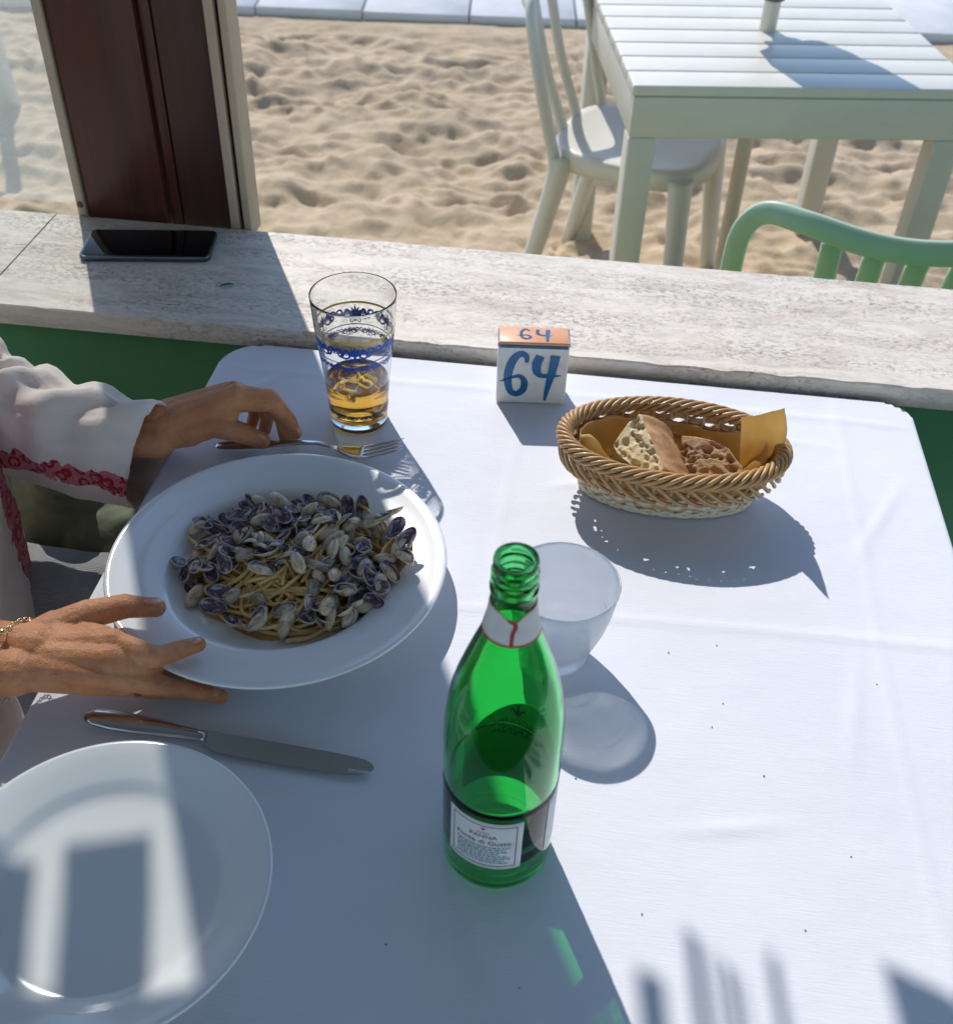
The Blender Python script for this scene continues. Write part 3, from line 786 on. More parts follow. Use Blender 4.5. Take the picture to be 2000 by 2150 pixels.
gg = thing('drinking_glass', 'tall clear glass with blue and yellow scroll print half full of amber iced drink', 'glass', GC)
gb = obj('glass_body', *lathe(gout+gin, 96), MATS['clear'], gg)
LV = .0555
ri = lambda z: float(np.interp(z, [.0092, .0115, .018, .055, .091], [.026, .0285, .0300, .0331, .0371]))
lq = [(0, .0091)]+[(ri(z)+.00025, z) for z in (.0100, .0115, .018, .03, .045, LV)]+[(ri(LV)-.0012, LV-.0006), (0, LV-.0008)]
obj('drink', *lathe(lq, 96), MATS['drink'], gg)
for (x, y, z, s, e) in ((-.010, .004, .0535, .0200, (.5, .3, .2)), (.012, -.006, .0525, .0190, (.2, -.5, 1.0)), (.005, .014, .050, .0180, (.9, .1, .6)), (-.004, -.014, .046, .017, (.3, .6, .1))):
    V, F = box((0, 0, 0), (s, s*.9, s*.85), .004, 3); R3 = (Matrix.Rotation(e[2], 3, 'Z') @ Matrix.Rotation(e[1], 3, 'Y') @ Matrix.Rotation(e[0], 3, 'X'))
    o = obj('ice_cube', [tuple(R3 @ Vector(v)) for v in V], F, MATS['ice'], gg); o.location = (x, y, z)
def wrap(V, a0, z0, rf, eps=.00018):
    """bends a flat drawing (metres) round the glass, its middle at angle a0 and height z0"""
    out = []
    for x, y, _ in V:
        z = z0+y; r = rf(z)+eps; a = a0+x/r
        out.append((r*math.sin(a), -r*math.cos(a), z))
    return out
def spiral(cx, cy, r, turns, start, sgn, w):
    n = 9; return stroke([(cx+r*(1-.75*i/n)*math.cos(start+sgn*turns*2*math.pi*i/n), cy+r*(1-.75*i/n)*math.sin(start+sgn*turns*2*math.pi*i/n)) for i in range(n+1)], [w*.5, w, w, w*.6])
def palmette(s):
    parts = [stroke([(0, -.5*s), (0, .1*s), (0, .55*s)], [.1*s, .2*s, .03*s])]
    for k, a in enumerate((.42, .8, 1.2)):
        for sg in (-1, 1):
            L = s*(.55-.07*k); parts.append(stroke([(0, -.15*s), (sg*L*.5*math.sin(a), -.15*s+L*.6*math.cos(a)), (sg*L*math.sin(a), -.1*s+L*math.cos(a))], [.05*s, .16*s, .05*s]))
    for sg in (-1, 1): parts.append(spiral(sg*.24*s, -.42*s, .15*s, 1.1, math.pi/2, sg, .06*s))
    return join(parts)
def frieze(zc, h, nrep, mat, name, ph=0.0):
    parts = []
    for i in range(nrep):
        a0 = ph+2*math.pi*i/nrep
        V, F = palmette(h*.95); parts.append((wrap(V, a0, zc, gr), F))
        half = math.pi/nrep*gr(zc)
        for sg in (-1, 1):
            for (cx, cy, r, tn, st) in ((.48*half, -.05*h, .30*h, 1.2, 2.2), (.80*half, .12*h, .24*h, 1.1, -1.0)):
                V, F = spiral(sg*cx, cy, r, tn, st if sg > 0 else math.pi-st, sg, .125*h); parts.append((wrap(V, a0, zc, gr), F))
            V, F = stroke([(sg*.2*half, -.28*h), (sg*.42*half, .25*h), (sg*.68*half, -.2*h), (sg*.95*half, .2*h)], [.04*h, .19*h, .16*h, .06*h]); parts.append((wrap(V, a0, zc, gr), F))
    obj(name, *join(parts), mat, gb, smooth=False)
def ring(z, h, mat, name):
    n = 96; V, F = [], []
    for i in range(n):
        a = 2*math.pi*i/n
        for zz in (z-h/2, z+h/2): r = gr(zz)+.00016; V.append((r*math.sin(a), -r*math.cos(a), zz))
    for i in range(n): j = (i+1) % n; F.append((2*i, 2*j, 2*j+1, 2*i+1))
    obj(name, V, F, mat, gb)
ring(.1205, .0024, MATS['ink_yellow'], 'yellow_band'); frieze(.1075, .0190, 6, MATS['ink_blue'], 'blue_frieze', .2)
ring(.0955, .0012, MATS['ink_blue'], 'blue_band'); frieze(.0885, .0100, 11, MATS['ink_blue'], 'small_blue_frieze', .1)
frieze(.0225, .0085, 14, MATS['ink_plum'], 'base_frieze'); ring(.0172, .0008, MATS['ink_plum'], 'base_band')

# frosted tumbler
t = NT('frosted_glass')
sw = t.noise(1.0, 2, .45, t.mapped((22, 22, 60)), 1.2)
t.set(Base=t.ramp(sw, [(.3, (.84, .86, .89)), (.7, (.94, .95, .96))]), Transmission=.80, Roughness=t.ramp(sw, [(.3, (.10, .10, .10)), (.65, (.26, .26, .26))]), IOR=1.45)
t.bump(sw, .30, .004); tl = t.n('BsdfTranslucent'); tl.inputs[0].default_value = (.93, .95, .97, 1); mx = t.n('MixShader'); mx.inputs[0].default_value = .26; t.l(t.b.outputs[0], mx.inputs[1]); t.l(tl.outputs[0], mx.inputs[2]); t.l(mx.outputs[0], t.out.inputs[0]); MATS['frost'] = t.m
TC = (.1095, -.1755, E_ZT)
obj('tumbler', *lathe([(0, 0), (.0255, 0), (.0272, .0015), (.0278, .006), (.0285, .014), (.0330, .025), (.0385, .042), (.0428, .062), (.0458, .083), (.0463, .0872), (.0456, .0884), (.0446, .0874),
                       (.0432, .080), (.0400, .060), (.0358, .042), (.0302, .026), (.0255, .0175), (.018, .0145), (0, .0138)], 96), MATS['frost'], label='frosted white water tumbler standing behind the green bottle', cat='tumbler')
bpy.data.objects['tumbler'].location = TC

# green bottle
BC = (.0776, -.3672, E_ZT)
bt = thing('water_bottle', 'green glass water bottle without cap, white paper labels on body and neck', 'bottle', BC)
t = NT('green_glass'); t.set(Base=(.15, .80, .27), Transmission=1.0, Roughness=.0, IOR=1.5); t.bump(t.noise(22, 2), .05, .003); MATS['gglass'] = t.m
bo = [(0, .006), (.020, .0035), (.030, .0012), (.034, 0), (.0368, .0006), (.0388, .003), (.0395, .008), (.0395, .088), (.0393, .0925), (.0387, .0935), (.0393, .0945), (.0396, .098), (.0397, .13), (.0393, .145), (.0380, .160), (.0358, .174), (.0328, .1865), (.0275, .2036), (.0220, .220), (.0176, .233),
      (.0150, .2460), (.0137, .2560), (.0130, .2625), (.0132, .2640), (.0143, .2655), (.0144, .2685), (.0133, .2700), (.0131, .2712), (.0140, .2722), (.0140, .2740), (.0131, .2752), (.0131, .2770), (.0139, .2782), (.0139, .2800), (.0131, .2812), (.0130, .2850), (.0132, .2875), (.0128, .2895), (.0118, .2902)]
bi = [(.0106, .2895), (.0100, .286), (.0100, .262), (.0108, .252), (.0125, .2450), (.0150, .232), (.0193, .219), (.0247, .2028), (.0298, .1860), (.0326, .1735), (.0348, .1595), (.0361, .1445), (.0365, .13), (.0364, .012), (.0350, .0085), (.031, .0075), (.020, .0095), (0, .0125)]
bb = obj('glass_body', *lathe(bo+bi, 128), MATS['gglass'], bt)
def br(z): return float(np.interp(z, [p[1] for p in bo[5:]], [p[0] for p in bo[5:]]))
t = NT('label_paper'); t.set(Base=t.ramp(t.noise(60, 4), [(.3, (.66, .66, .65)), (.7, (.74, .74, .73))]), Roughness=.55); MATS['label'] = t.m
MATS['l_red'] = simple('label_red', (.45, .05, .04), .5); MATS['l_ink'] = simple('label_ink', (.10, .06, .10), .5); MATS['l_teal'] = simple('label_teal_ink', (.10, .25, .26), .5)
def patch(a0, a1, z0, z1, eps=.0003, n=40, m=6, zf=None, rfix=None):
    V, F = [], []
    for i in range(n+1):
        a = a0+(a1-a0)*i/n
        lo, hi = (z0, z1) if zf is None else zf((i/n))
        for k in range(m+1):
            z = lo+(hi-lo)*k/m; r = (rfix if rfix else br(z))+eps; V.append((r*math.sin(a), -r*math.cos(a), z))
    return V, grid_faces(n+1, m+1)
R_ = .0395; A0, A1 = math.radians(-50), math.radians(29); AM = (A0+A1)/2; LZ0, LZ1 = .0310, .0850
lab = obj('body_label', *solid(*patch(A0, A1, LZ0, LZ1), .00012), MATS['label'], bt, label='white front label with dark frame and lettering')
rfl = lambda z: R_
def frame_lines(a0, a1, z0, z1, wd, mat, name, par):
    w_ = wd/R_; P = [patch(a0, a1, z0, z0+wd, .00055), patch(a0, a1, z1-wd, z1, .00055), patch(a0, a0+w_, z0, z1, .00055, 2), patch(a1-w_, a1, z0, z1, .00055, 2)]
    obj(name, *join(P), mat, par)
frame_lines(A0+.10, A1-.10, LZ0+.0035, LZ1-.0035, .0006, MATS['l_ink'], 'label_border', lab)
def put_text(body, size, a, z, mat, par, name='lettering', mirror=False, eps=.0006):
    V, F = text_mesh(body, size); obj(name, wrap(V, a, z, rfl, eps), F, mat, par, smooth=False)
def fleur(s):
    P = [stroke([(0, -.6*s), (0, 0), (0, .7*s)], [.05*s, .3*s, .04*s])]
    for sg in (-1, 1): P.append(stroke([(sg*.06*s, -.35*s), (sg*.25*s, .05*s), (sg*.45*s, .25*s), (sg*.55*s, 0)], [.1*s, .2*s, .18*s, .05*s]))
    P.append(stroke([(-.3*s, -.3*s), (0, -.28*s), (.3*s, -.3*s)], [.08*s, .1*s, .08*s])); return join(P)
V, F = fleur(.0035); obj('emblem', wrap(V, AM, .0778, rfl, .0006), F, MATS['l_red'], lab, smooth=False)
put_text('ACQUA', .0026, AM, .0732, MATS['l_red'], lab); put_text('PANNA', .0058, AM, .0690, MATS['l_ink'], lab); put_text('Fonte di Gusto', .0066, AM, .0622, MATS['l_ink'], lab)
rt = random.Random(4)
small_lines = []
for i in range(8):
    z = .0572-.0026*i; x = -.0205+rt.uniform(0, .002)
    end = .0195-rt.uniform(0, .005)-(i == 3)*.006
    while x < end:
        wl_ = rt.uniform(.0012, .0042); wl_ = min(wl_, end-x+.0008)
        V = [(x, -.00055, 0), (x+wl_, -.00055, 0), (x+wl_, .00055, 0), (x, .00055, 0)]; small_lines.append((wrap(V, AM, z, rfl, .0006), [(0, 1, 2, 3)])); x += wl_+.0008
obj('small_print', *join(small_lines), MATS['l_teal'], lab, smooth=False)
lab2 = obj('side_label', *solid(*patch(math.radians(60), math.radians(232), 0, 0, n=60, zf=lambda s: (.030, .090+.030*math.sin(math.pi*s)**1.5)), .00012), MATS['label'], bt, label='white label wrapped round the far side')
put_text('PANNA', .0125, math.radians(150), .070, MATS['l_red'], lab2); put_text('ACQUA', .009, math.radians(150), .083, MATS['l_ink'], lab2)
V, F = fleur(.011); obj('emblem', wrap(V, math.radians(168), .1065, br, .0001), F, MATS['l_red'], bt, smooth=False)
for body, s, z, m in (('ACQUA', .0085, .0945, 'l_ink'), ('PANNA', .0115, .0830, 'l_red')):
    V, F = text_mesh(body, s); obj('lettering', wrap(V, math.radians(168), z, br, .0001), F, MATS[m], bt, smooth=False)
nl = obj('neck_label', *solid(*patch(math.radians(-180), math.radians(180), 0, 0, n=72, zf=lambda s: (.2345, .2575-.0065*math.exp(-((s-.515)/.06)**2))), .00012), MATS['label'], bt, label='white neck label with red edge and red tie')
for zz in (0, 1):
    f_ = (lambda s: (.2338, .2350)) if zz == 0 else (lambda s: (.2570-.0065*math.exp(-((s-.515)/.06)**2), .2580-.0065*math.exp(-((s-.515)/.06)**2)))
    obj('red_edge', *patch(math.radians(-180), math.radians(180), 0, 0, .00055, 72, 1, f_), MATS['l_red'], nl)
V, F = stroke([(-.0035, .0090), (.0005, .0070), (.0015, .0035), (0, -.001), (-.0005, -.0095)], [.0012, .0026, .0026, .0024, .0022]); obj('red_tie', wrap(V, math.radians(6), .2445, br, .0006), F, MATS['l_red'], nl, smooth=False)

# ================================================================ TABLE NUMBER BLOCK
q0, q1 = at(1040.5, 846, ZT), at(1184, 851, ZT); byaw = math.atan2(q1[1]-q0[1], q1[0]-q0[0]); BW, BH, BD = .0768, .0790, .034
nb = thing('number_block', 'white wooden table number block with orange top, painted blue 64', 'number block', (q0[0], q0[1], E_ZT), byaw)
t = NT('white_block_paint'); t.set(Base=t.ramp(t.noise(30, 6), [(.25, (.52, .49, .46)), (.45, (.68, .66, .63)), (.7, (.72, .71, .68))]), Roughness=.4); t.bump(t.noise(120, 4), .15, .001); MATS['blockw'] = t.m
MATS['blocko'] = simple('orange_paint', (.72, .34, .17), .35, .10, 40, .1); MATS['blue_paint'] = simple('blue_brush_paint', (.005, .115, .27), .3, .25, 60, .15)
obj('block', *box((BW/2, BD/2, BH/2-.0025), (BW, BD, BH-.005), .0018), MATS['blockw'], nb)
obj('top_paint', *box((BW/2, BD/2, BH-.0024), (BW-.0006, BD-.0006, .0049), .0018), MATS['blocko'], nb)
def fuv(x, y): return ((x-10)/1020*BW, (1240-y)/820*BH)
s6 = stroke([fuv(*p) for p in ((430, 680), (420, 600), (350, 565), (260, 610), (190, 740), (165, 900), (205, 1060), (300, 1110), (395, 1050), (410, 940), (345, 868), (240, 880), (110, 925), (45, 942))], [w_/1020*BW for w_ in (50, 85, 100, 120, 130, 120, 100, 95, 110, 100, 70, 45, 30, 8)])
s4a = stroke([fuv(*p) for p in ((620, 585), (575, 690), (585, 790), (640, 845), (760, 850), (870, 845), (945, 840))], [w_/1020*BW for w_ in (130, 140, 125, 80, 60, 40, 8)])
s4b = stroke([fuv(*p) for p in ((835, 575), (815, 740), (785, 880), (750, 1050), (728, 1190))], [w_/1020*BW for w_ in (145, 125, 110, 75, 35)])
for i, (V, F) in enumerate((s6, s4a, s4b)): obj('painted_number', [(x, -.0004-.00012*i, z) for x, z, _ in V], F, MATS['blue_paint'], nb, smooth=False)
def tuv(x, y): return ((x-45)/985*BW, (400-y)/225*BD)
for i, (P, W_) in enumerate((([(480, 240), (410, 218), (358, 262), (368, 325), (430, 345), (492, 322), (440, 296), (370, 300), (295, 302)], (20, 35, 45, 45, 35, 35, 25, 16, 6)), ([(592, 222), (585, 270), (640, 292), (720, 296), (795, 296)], (50, 45, 25, 16, 5)), ([(735, 222), (722, 300), (718, 372)], (62, 55, 35)))):
    V, F = stroke([tuv(*p) for p in P], [w_/985*BW for w_ in W_]); obj('painted_number', [(x, y, BH+.0004+.00012*i) for x, y, _ in V], F, MATS['blue_paint'], nb, smooth=False)
obj('painted_edge', *box((BW/2, -.0002, BH-.0050), (BW-.003, .0012, .0034), .0004), MATS['blue_paint'], nb)
obj('painted_edge', *box((.0000, BD/2, BH-.0045), (.0012, BD-.004, .0040), .0004), MATS['blue_paint'], nb)
obj('painted_edge', *box((BW, BD/2, BH-.0030), (.0012, BD-.004, .0040), .0004), MATS['blue_paint'], nb)

# ================================================================ PHONE AND LEAF ON THE SILL
pa = (at(184, 485, SZ+.008)+at(450, 485, SZ+.008)+at(440, 536, SZ+.008)+at(176, 532, SZ+.008))/4
ph = thing('phone', 'black smartphone lying face up on the stone sill', 'phone', (pa[0], pa[1], SZ), math.radians(9.0))
def rrect(w_, h_, r, n=8):
    out = []
    for cx, cy, a0 in ((w_/2-r, h_/2-r, 0), (-w_/2+r, h_/2-r, 90), (-w_/2+r, -h_/2+r, 180), (w_/2-r, -h_/2+r, 270)):
        for k in range(n+1): a = math.radians(a0+90*k/n); out.append((cx+r*math.cos(a), cy+r*math.sin(a)))
    return out
def rslab(w_, h_, r, prof):
    """prof: list of (inset, z)"""
    V, F = [], []; n = None
    for ins, z in prof:
        R = rrect(w_-2*ins, h_-2*ins, max(r-ins, .0005)); n = len(R); V += [(x, y, z) for x, y in R]
    for i in range(len(prof)-1):
        for k in range(n): k2 = (k+1) % n; F.append((i*n+k, i*n+k2, (i+1)*n+k2, (i+1)*n+k))
    F += [tuple(range(n-1, -1, -1)), tuple((len(prof)-1)*n+k for k in range(n))]
    return V, F
t = NT('phone_screen'); t.set(Base=(.004, .004, .005), Roughness=.03, Specular=.3); MATS['screen'] = t.m
t = NT('phone_metal'); t.set(Base=(.10, .12, .15), Metallic=.9, Roughness=.25); MATS['pmetal'] = t.m
obj('phone_case', *rslab(.168, .077, .010, [(.0015, 0), (.0003, .001), (0, .003), (0, .0060), (.0006, .0072), (.0018, .0076)]), MATS['pmetal'], ph, angle=40)
obj('screen', *rslab(.1625, .0715, .008, [(0, .0076), (.0002, .0080), (.0010, .0083)]), MATS['screen'], ph, angle=30)
obj('side_button', *box((-.02, -.0386, .004), (.018, .0012, .0022), .0005), MATS['pmetal'], ph)
lp = at(477, 600, SZ+.001)
V, F = [], []
for i in range(9):
    s = i/8; wd = .0032*math.sin(math.pi*min(1, s*.9+.08))**.7
    for k in (-1, 0, 1): V.append((-.009+.018*s, k*wd, .0006+.0012*abs(k)+.0015*math.sin(s*3)))
F = grid_faces(9, 3)
lf = obj('leaf', *solid(V, F, .0003), simple('teal_leaf', (.03, .17, .12), .5), label='small teal green leaf on the shaded stone sill', cat='leaf'); lf.location = (lp[0], lp[1], SZ+.0004); lf.rotation_euler = (0, 0, .45)

# ================================================================ BREAD BASKET
KC = np.array([.2045, .0600]); KA, KB = .1075, .0625; RZ = E_ZT+.0625
bk = thing('bread_basket', 'oval woven wicker bread basket with braided tan rim', 'basket', (KC[0], KC[1], E_ZT))
def wick(name, a, b): 
    t = NT(name); t.set(Base=t.ramp(t.noise(1.0, 4, .6, t.mapped((120, 120, 120))), [(.3, a), (.7, b)]), Roughness=.42, Coat=.15); t.bump(t.noise(500, 3), .12, .001); return t.m
MATS['wick'] = wick('tan_wicker', (.36, .19, .065), (.56, .335, .13)); MATS['wickp'] = wick('pale_wicker', (.60, .49, .33), (.76, .65, .48))
def oval(a, s, off=0.):
    """point on the basket side; s 0 at foot .. 1 at rim"""
    ra, rb = .080+(KA-.080)*s**.75+off, .035+(KB-.035)*s**.75+off
    return np.array([ra*math.cos(a), rb*math.sin(a)])
nst = 38
for i in range(nst):
    a = 2*math.pi*(i+.5)/nst; pts = []
    for k in range(6): s = k/5; p = oval(a, s, 0); pts.append((p[0], p[1], .004+.0585*s))
    obj('stake', *tube(pts, .0019, 6), MATS['wickp'], bk)
for r_ in range(9):
    s = .10+.82*r_/8; pts = []
    for i in range(nst*4):
        a = 2*math.pi*i/(nst*4); off = .0026*math.cos(nst/2*a*1.0+math.pi*r_) ; p = oval(a, s, off); pts.append((p[0], p[1], .004+.0585*s))
    obj('weaver', *tube(pts, 0, 6, False, (0, 0, 1), (.0013, .0033), True), MATS['wickp'] if r_ < 4 else MATS['wick'], bk)
def wraps(n, s, zc, rr_, span, a_from, a_to, rt_, mat, name, ecc=1.0):
    for i in range(n):
        f0_ = 2*math.pi*i/n; pts = []; m = 10
        for k in range(m):
            u = k/(m-1); a = f0_+span*u; p = oval(a, s); q_ = math.radians(a_from+(a_to-a_from)*u)
            nn = np.array([math.cos(a)*KB, math.sin(a)*KA]); nn /= np.linalg.norm(nn)
            pp = p+nn*rr_*math.cos(q_); pts.append((pp[0], pp[1], zc+rr_*ecc*math.sin(q_)))
        obj(name, *tube(pts, rt_, 6), mat, bk)
wraps(60, 1.0, .0625, .0066, .56, -60, 215, .0023, MATS['wick'], 'rim_strand', 1.0)
wraps(44, .90, .047, .0052, .44, 95, -80, .0021, MATS['wick'], 'rim_strand', 2.6)
wraps(30, .06, .0045, .0042, .50, -70, 120, .0023, MATS['wickp'], 'foot_strand', .8)
wraps(30, .06, .0045, .0042, -.50, -70, 120, .0021, MATS['wickp'], 'foot_strand', .8)
V = [(0, 0, .003)]+[(*(oval(2*math.pi*k/60, 0)), .003) for k in range(60)]+[(0, 0, .006)]+[(*(oval(2*math.pi*k/60, .05)), .006) for k in range(60)]
F = [(0, 1+(k+1) % 60, 1+k) for k in range(60)]+[(61, 62+k, 62+(k+1) % 60) for k in range(60)]+[(1+k, 1+(k+1) % 60, 62+(k+1) % 60, 62+k) for k in range(60)]
obj('basket_bottom', V, F, MATS['wickp'], bk, smooth=False)
# paper liner
t = NT('ochre_paper'); df = t.n('BsdfTranslucent'); mx = t.n('MixShader'); mx.inputs[0].default_value = .42
c = t.ramp(t.noise(12, 5), [(.3, (.74, .53, .19)), (.7, (.83, .62, .27))]); t.set(Base=c, Roughness=.6); t.l(c, df.inputs[0]); t.l(t.b.outputs[0], mx.inputs[1]); t.l(df.outputs[0], mx.inputs[2]); t.l(mx.outputs[0], t.out.inputs[0])
t.bump(t.noise(18, 3), .35, .006); MATS['paper'] = t.m
PN, PR = 120, 26; V = []
def ptop(a):
    d = math.degrees(a) % 360
    h = .058
    for c_, wd_, am in ((20, 14, .012), (205, 22, .016), (150, 30, .004), (90, 35, -.008), (272, 45, .006), (325, 12, .008), (60, 12, -.006)):
        e = (d-c_+180) % 360-180; h += am*math.exp(-(e/wd_)**2)
    return h+.0015*math.sin(a*9)
for i in range(PN):
    a = 2*math.pi*i/PN; hh = ptop(a)
    for j in range(PR):
        u = j/(PR-1)
        if u < .4: q_ = u/.4*.80; z = .0090
        else:
            w_ = (u-.4)/.6; z = .0090+(hh-.009)*w_; q_ = .80+.13*min(1, w_*1.4)-.10*max(0, z-.066)/.06
        p = np.array([(KA-.0085)*q_*math.cos(a), (KB-.0085)*q_*math.sin(a)])
        k_ = .0022*fbm(math.cos(a)*3, math.sin(a)*3, u*2)*min(1, u*2)
        p *= 1-abs(k_)*6
        V.append((p[0], p[1], z+k_))
F = grid_faces(PN, PR, True)
# free corner of the sheet, standing up at the right end of the basket
FA, FB, FT, FR = at(1552, 985, E_ZT+.030), at(1612, 985, E_ZT+.034), at(1556, 874, E_ZT+.094), np.array([.298, .045, E_ZT+.126])
V2 = []
for i in range(16):
    for j in range(16):
        u, v = i/15, j/15
        p = (FA*(1-u)+FB*u)*(1-v)+(FT*(1-u)+FR*u)*v
        p = p+np.array([.010, .004, -.004])*math.sin(math.pi*v)*u+np.array([-.002, .009, 0])*math.sin(math.pi*u)*(.4+.6*v)+np.array([.001, .003, 0])*fbm(u*3, v*3, 1.5)
        p[2] -= .010*math.sin(math.pi*u)*v
        V2.append((p[0]-KC[0], p[1]-KC[1], p[2]-E_ZT))
V, F = join([(V, F), (V2, grid_faces(16, 16))])
obj('paper_liner', *solid([(a+KC[0], b+KC[1], c_+E_ZT) for a, b, c_ in V], F, .00025), MATS['paper'], label='ochre paper sheet lining the bread basket', cat='paper')
# bread
t = NT('bread_crumb'); t.set(Base=t.ramp(t.noise(150, 6, .65), [(.3, (.58, .42, .22)), (.5, (.72, .58, .36)), (.75, (.80, .70, .50))]), Roughness=.85, SSS=.15); t.b.inputs['Subsurface Radius'].default_value = (.004, .003, .002); t.bump(t.noise(600, 5, .7), .8, .002); MATS['crumb'] = t.m
t = NT('dark_bread_crumb'); t.set(Base=t.ramp(t.noise(150, 6, .65), [(.3, (.34, .19, .09)), (.5, (.47, .30, .16)), (.75, (.58, .41, .25))]), Roughness=.8, SSS=.1); t.bump(t.noise(600, 5, .7), .8, .002); MATS['crumb2'] = t.m
t = NT('bread_crust'); t.set(Base=t.ramp(t.noise(70, 6, .6), [(.3, (.28, .115, .04)), (.55, (.48, .25, .10)), (.8, (.60, .39, .21))]), Roughness=.6); t.bump(t.noise(300, 5, .7), .5, .002); MATS['crust'] = t.m
def on_plane(px, py, p0, n):
    d = CF+CR*(px-1000)/FPX-CU*(py-1075)/FPX; return CAM+d*(((p0-CAM) @ n)/(d @ n))
def bread(label, outline, p0, nn, D, back, seed, cm, holes, dome=.35):
    r = random.Random(seed)
    a = at(*p0); n = np.array(nn, float); n /= np.linalg.norm(n)
    O = np.array([on_plane(1160+x/3.489, 820+y/3.489, a, n) for x, y in outline])
    # resample the outline
    O2 = []
    for i in range(len(O)):
        p, q_ = O[i], O[(i+1) % len(O)]
        for k in range(5): O2.append(p+(q_-p)*k/5)
    O = np.array(O2); N_ = len(O); c0 = O.mean(0); R = 22
    pts = []
    hl = []
    for _ in range(holes):
        i = r.randrange(N_); s = math.sqrt(r.random())*.92; hl.append((c0+(O[i]-c0)*s, r.uniform(.0014, .0040) if r.random() > .12 else r.uniform(.0045, .0062), r.uniform(.6, 1.6)))
    V, F, mi = [], [], []
    for j in range(R+1):
        s = j/R
        for i in range(N_):
            p = c0+(O[i]-c0)*s; d = .0009*fbm(p[0]*260, p[1]*260, p[2]*260, 3)
            for hc, hr, hd in hl:
                e = np.linalg.norm((p-hc)*np.array([1, 1, 1.15]))/hr
                if e < 1: d -= hr*hd*(1-e*e)
            pts.append(p+n*max(d, -.007)*(1 if s < .97 else .2))
    V = list(pts)
    for j in range(R):
        for i in range(N_): i2 = (i+1) % N_; F.append((j*N_+i, j*N_+i2, (j+1)*N_+i2, (j+1)*N_+i)); mi.append(0)
    base = R*N_; D = np.array(D); K = 7
    for k in range(1, K+1):
        u = k/K; sc_ = 1-(1-back)*u**2.2; bul = 1+dome*math.sin(math.pi*u)*.25
        for i in range(N_):
            p = c0+(O[i]-c0)*sc_*bul+D*(math.sin(u*math.pi/2)); V.append(p+.0007*np.array([fbm(p[0]*90, p[1]*90, p[2]*90+q_) for q_ in (0, 5, 9)]))
    for k in range(K):
        for i in range(N_):
            i2 = (i+1) % N_; F.append((base+k*N_+i, base+k*N_+i2, base+(k+1)*N_+i2, base+(k+1)*N_+i)); mi.append(1)
    F.append(tuple(base+K*N_+i for i in range(N_))); mi.append(1)
    o = obj('bread_slice', V, F, [MATS[cm], MATS['crust']], label=label, cat='bread')
    o.data.polygons.foreach_set('material_index', mi)
    bm = bmesh.new(); bm.from_mesh(o.data); bmesh.ops.remove_doubles(bm, verts=bm.verts, dist=1e-6); bmesh.ops.recalc_face_normals(bm, faces=bm.faces); bm.to_mesh(o.data); bm.free()
ol1 = [(600, 205), (632, 172), (658, 185), (668, 245), (700, 300), (730, 380), (770, 470), (812, 568), (790, 592), (700, 605), (620, 590), (540, 520), (470, 460), (440, 400), (500, 310), (560, 230)]
bread('pale holey bread wedge with smooth brown crust in the basket', ol1, (1340, 930, E_ZT+.062), (-.60, -.36, .72), (.038, .014, -.026), .42, 3, 'crumb', 46, .9)
ol2 = [(948, 332), (1050, 338), (1180, 368), (1290, 425), (1345, 505), (1390, 560), (1402, 620), (1300, 640), (1150, 645), (1000, 650), (895, 630), (935, 560), (960, 500), (925, 450), (990, 420), (950, 385)]
bread('brown bread slice with one large hole lying in the basket', ol2, (1480, 960, E_ZT+.050), (-.18, -.50, .85), (.003, .008, -.020), .9, 8, 'crumb2', 52, .25)

# ================================================================ SEATED DINER
t = NT('skin')
n1 = t.noise(24, 5, .6); n2 = t.noise(150, 4, .6); vor = t.voro(900)
base = t.ramp(n1, [(.3, (.44, .160, .062)), (.55, (.60, .245, .105)), (.8, (.68, .32, .155))])
c = t.mix(t.ramp(n2, [(.5, (0, 0, 0)), (.75, (.35, .35, .35))]), base, (.36, .11, .04))
t.set(Base=c, Roughness=.46, SSS=.16, Specular=.45); t.b.inputs['Subsurface Radius'].default_value = (.010, .004, .002); t.b.inputs['Subsurface Scale'].default_value = .6
wr = t.noise(1.0, 5, .65, t.mapped((420, 160, 160)), .8)
b0 = t.bump(t.noise(70, 4, .6), .45, .005); t.bump(t.math('ADD', wr, t.math('MULTIPLY', vor, .5)), .6, .0012, b0)
MATS['skin'] = t.m
MATS['nail'] = simple('finger_nail', (.60, .27, .16), .3, .06, 100, Coat=.4)
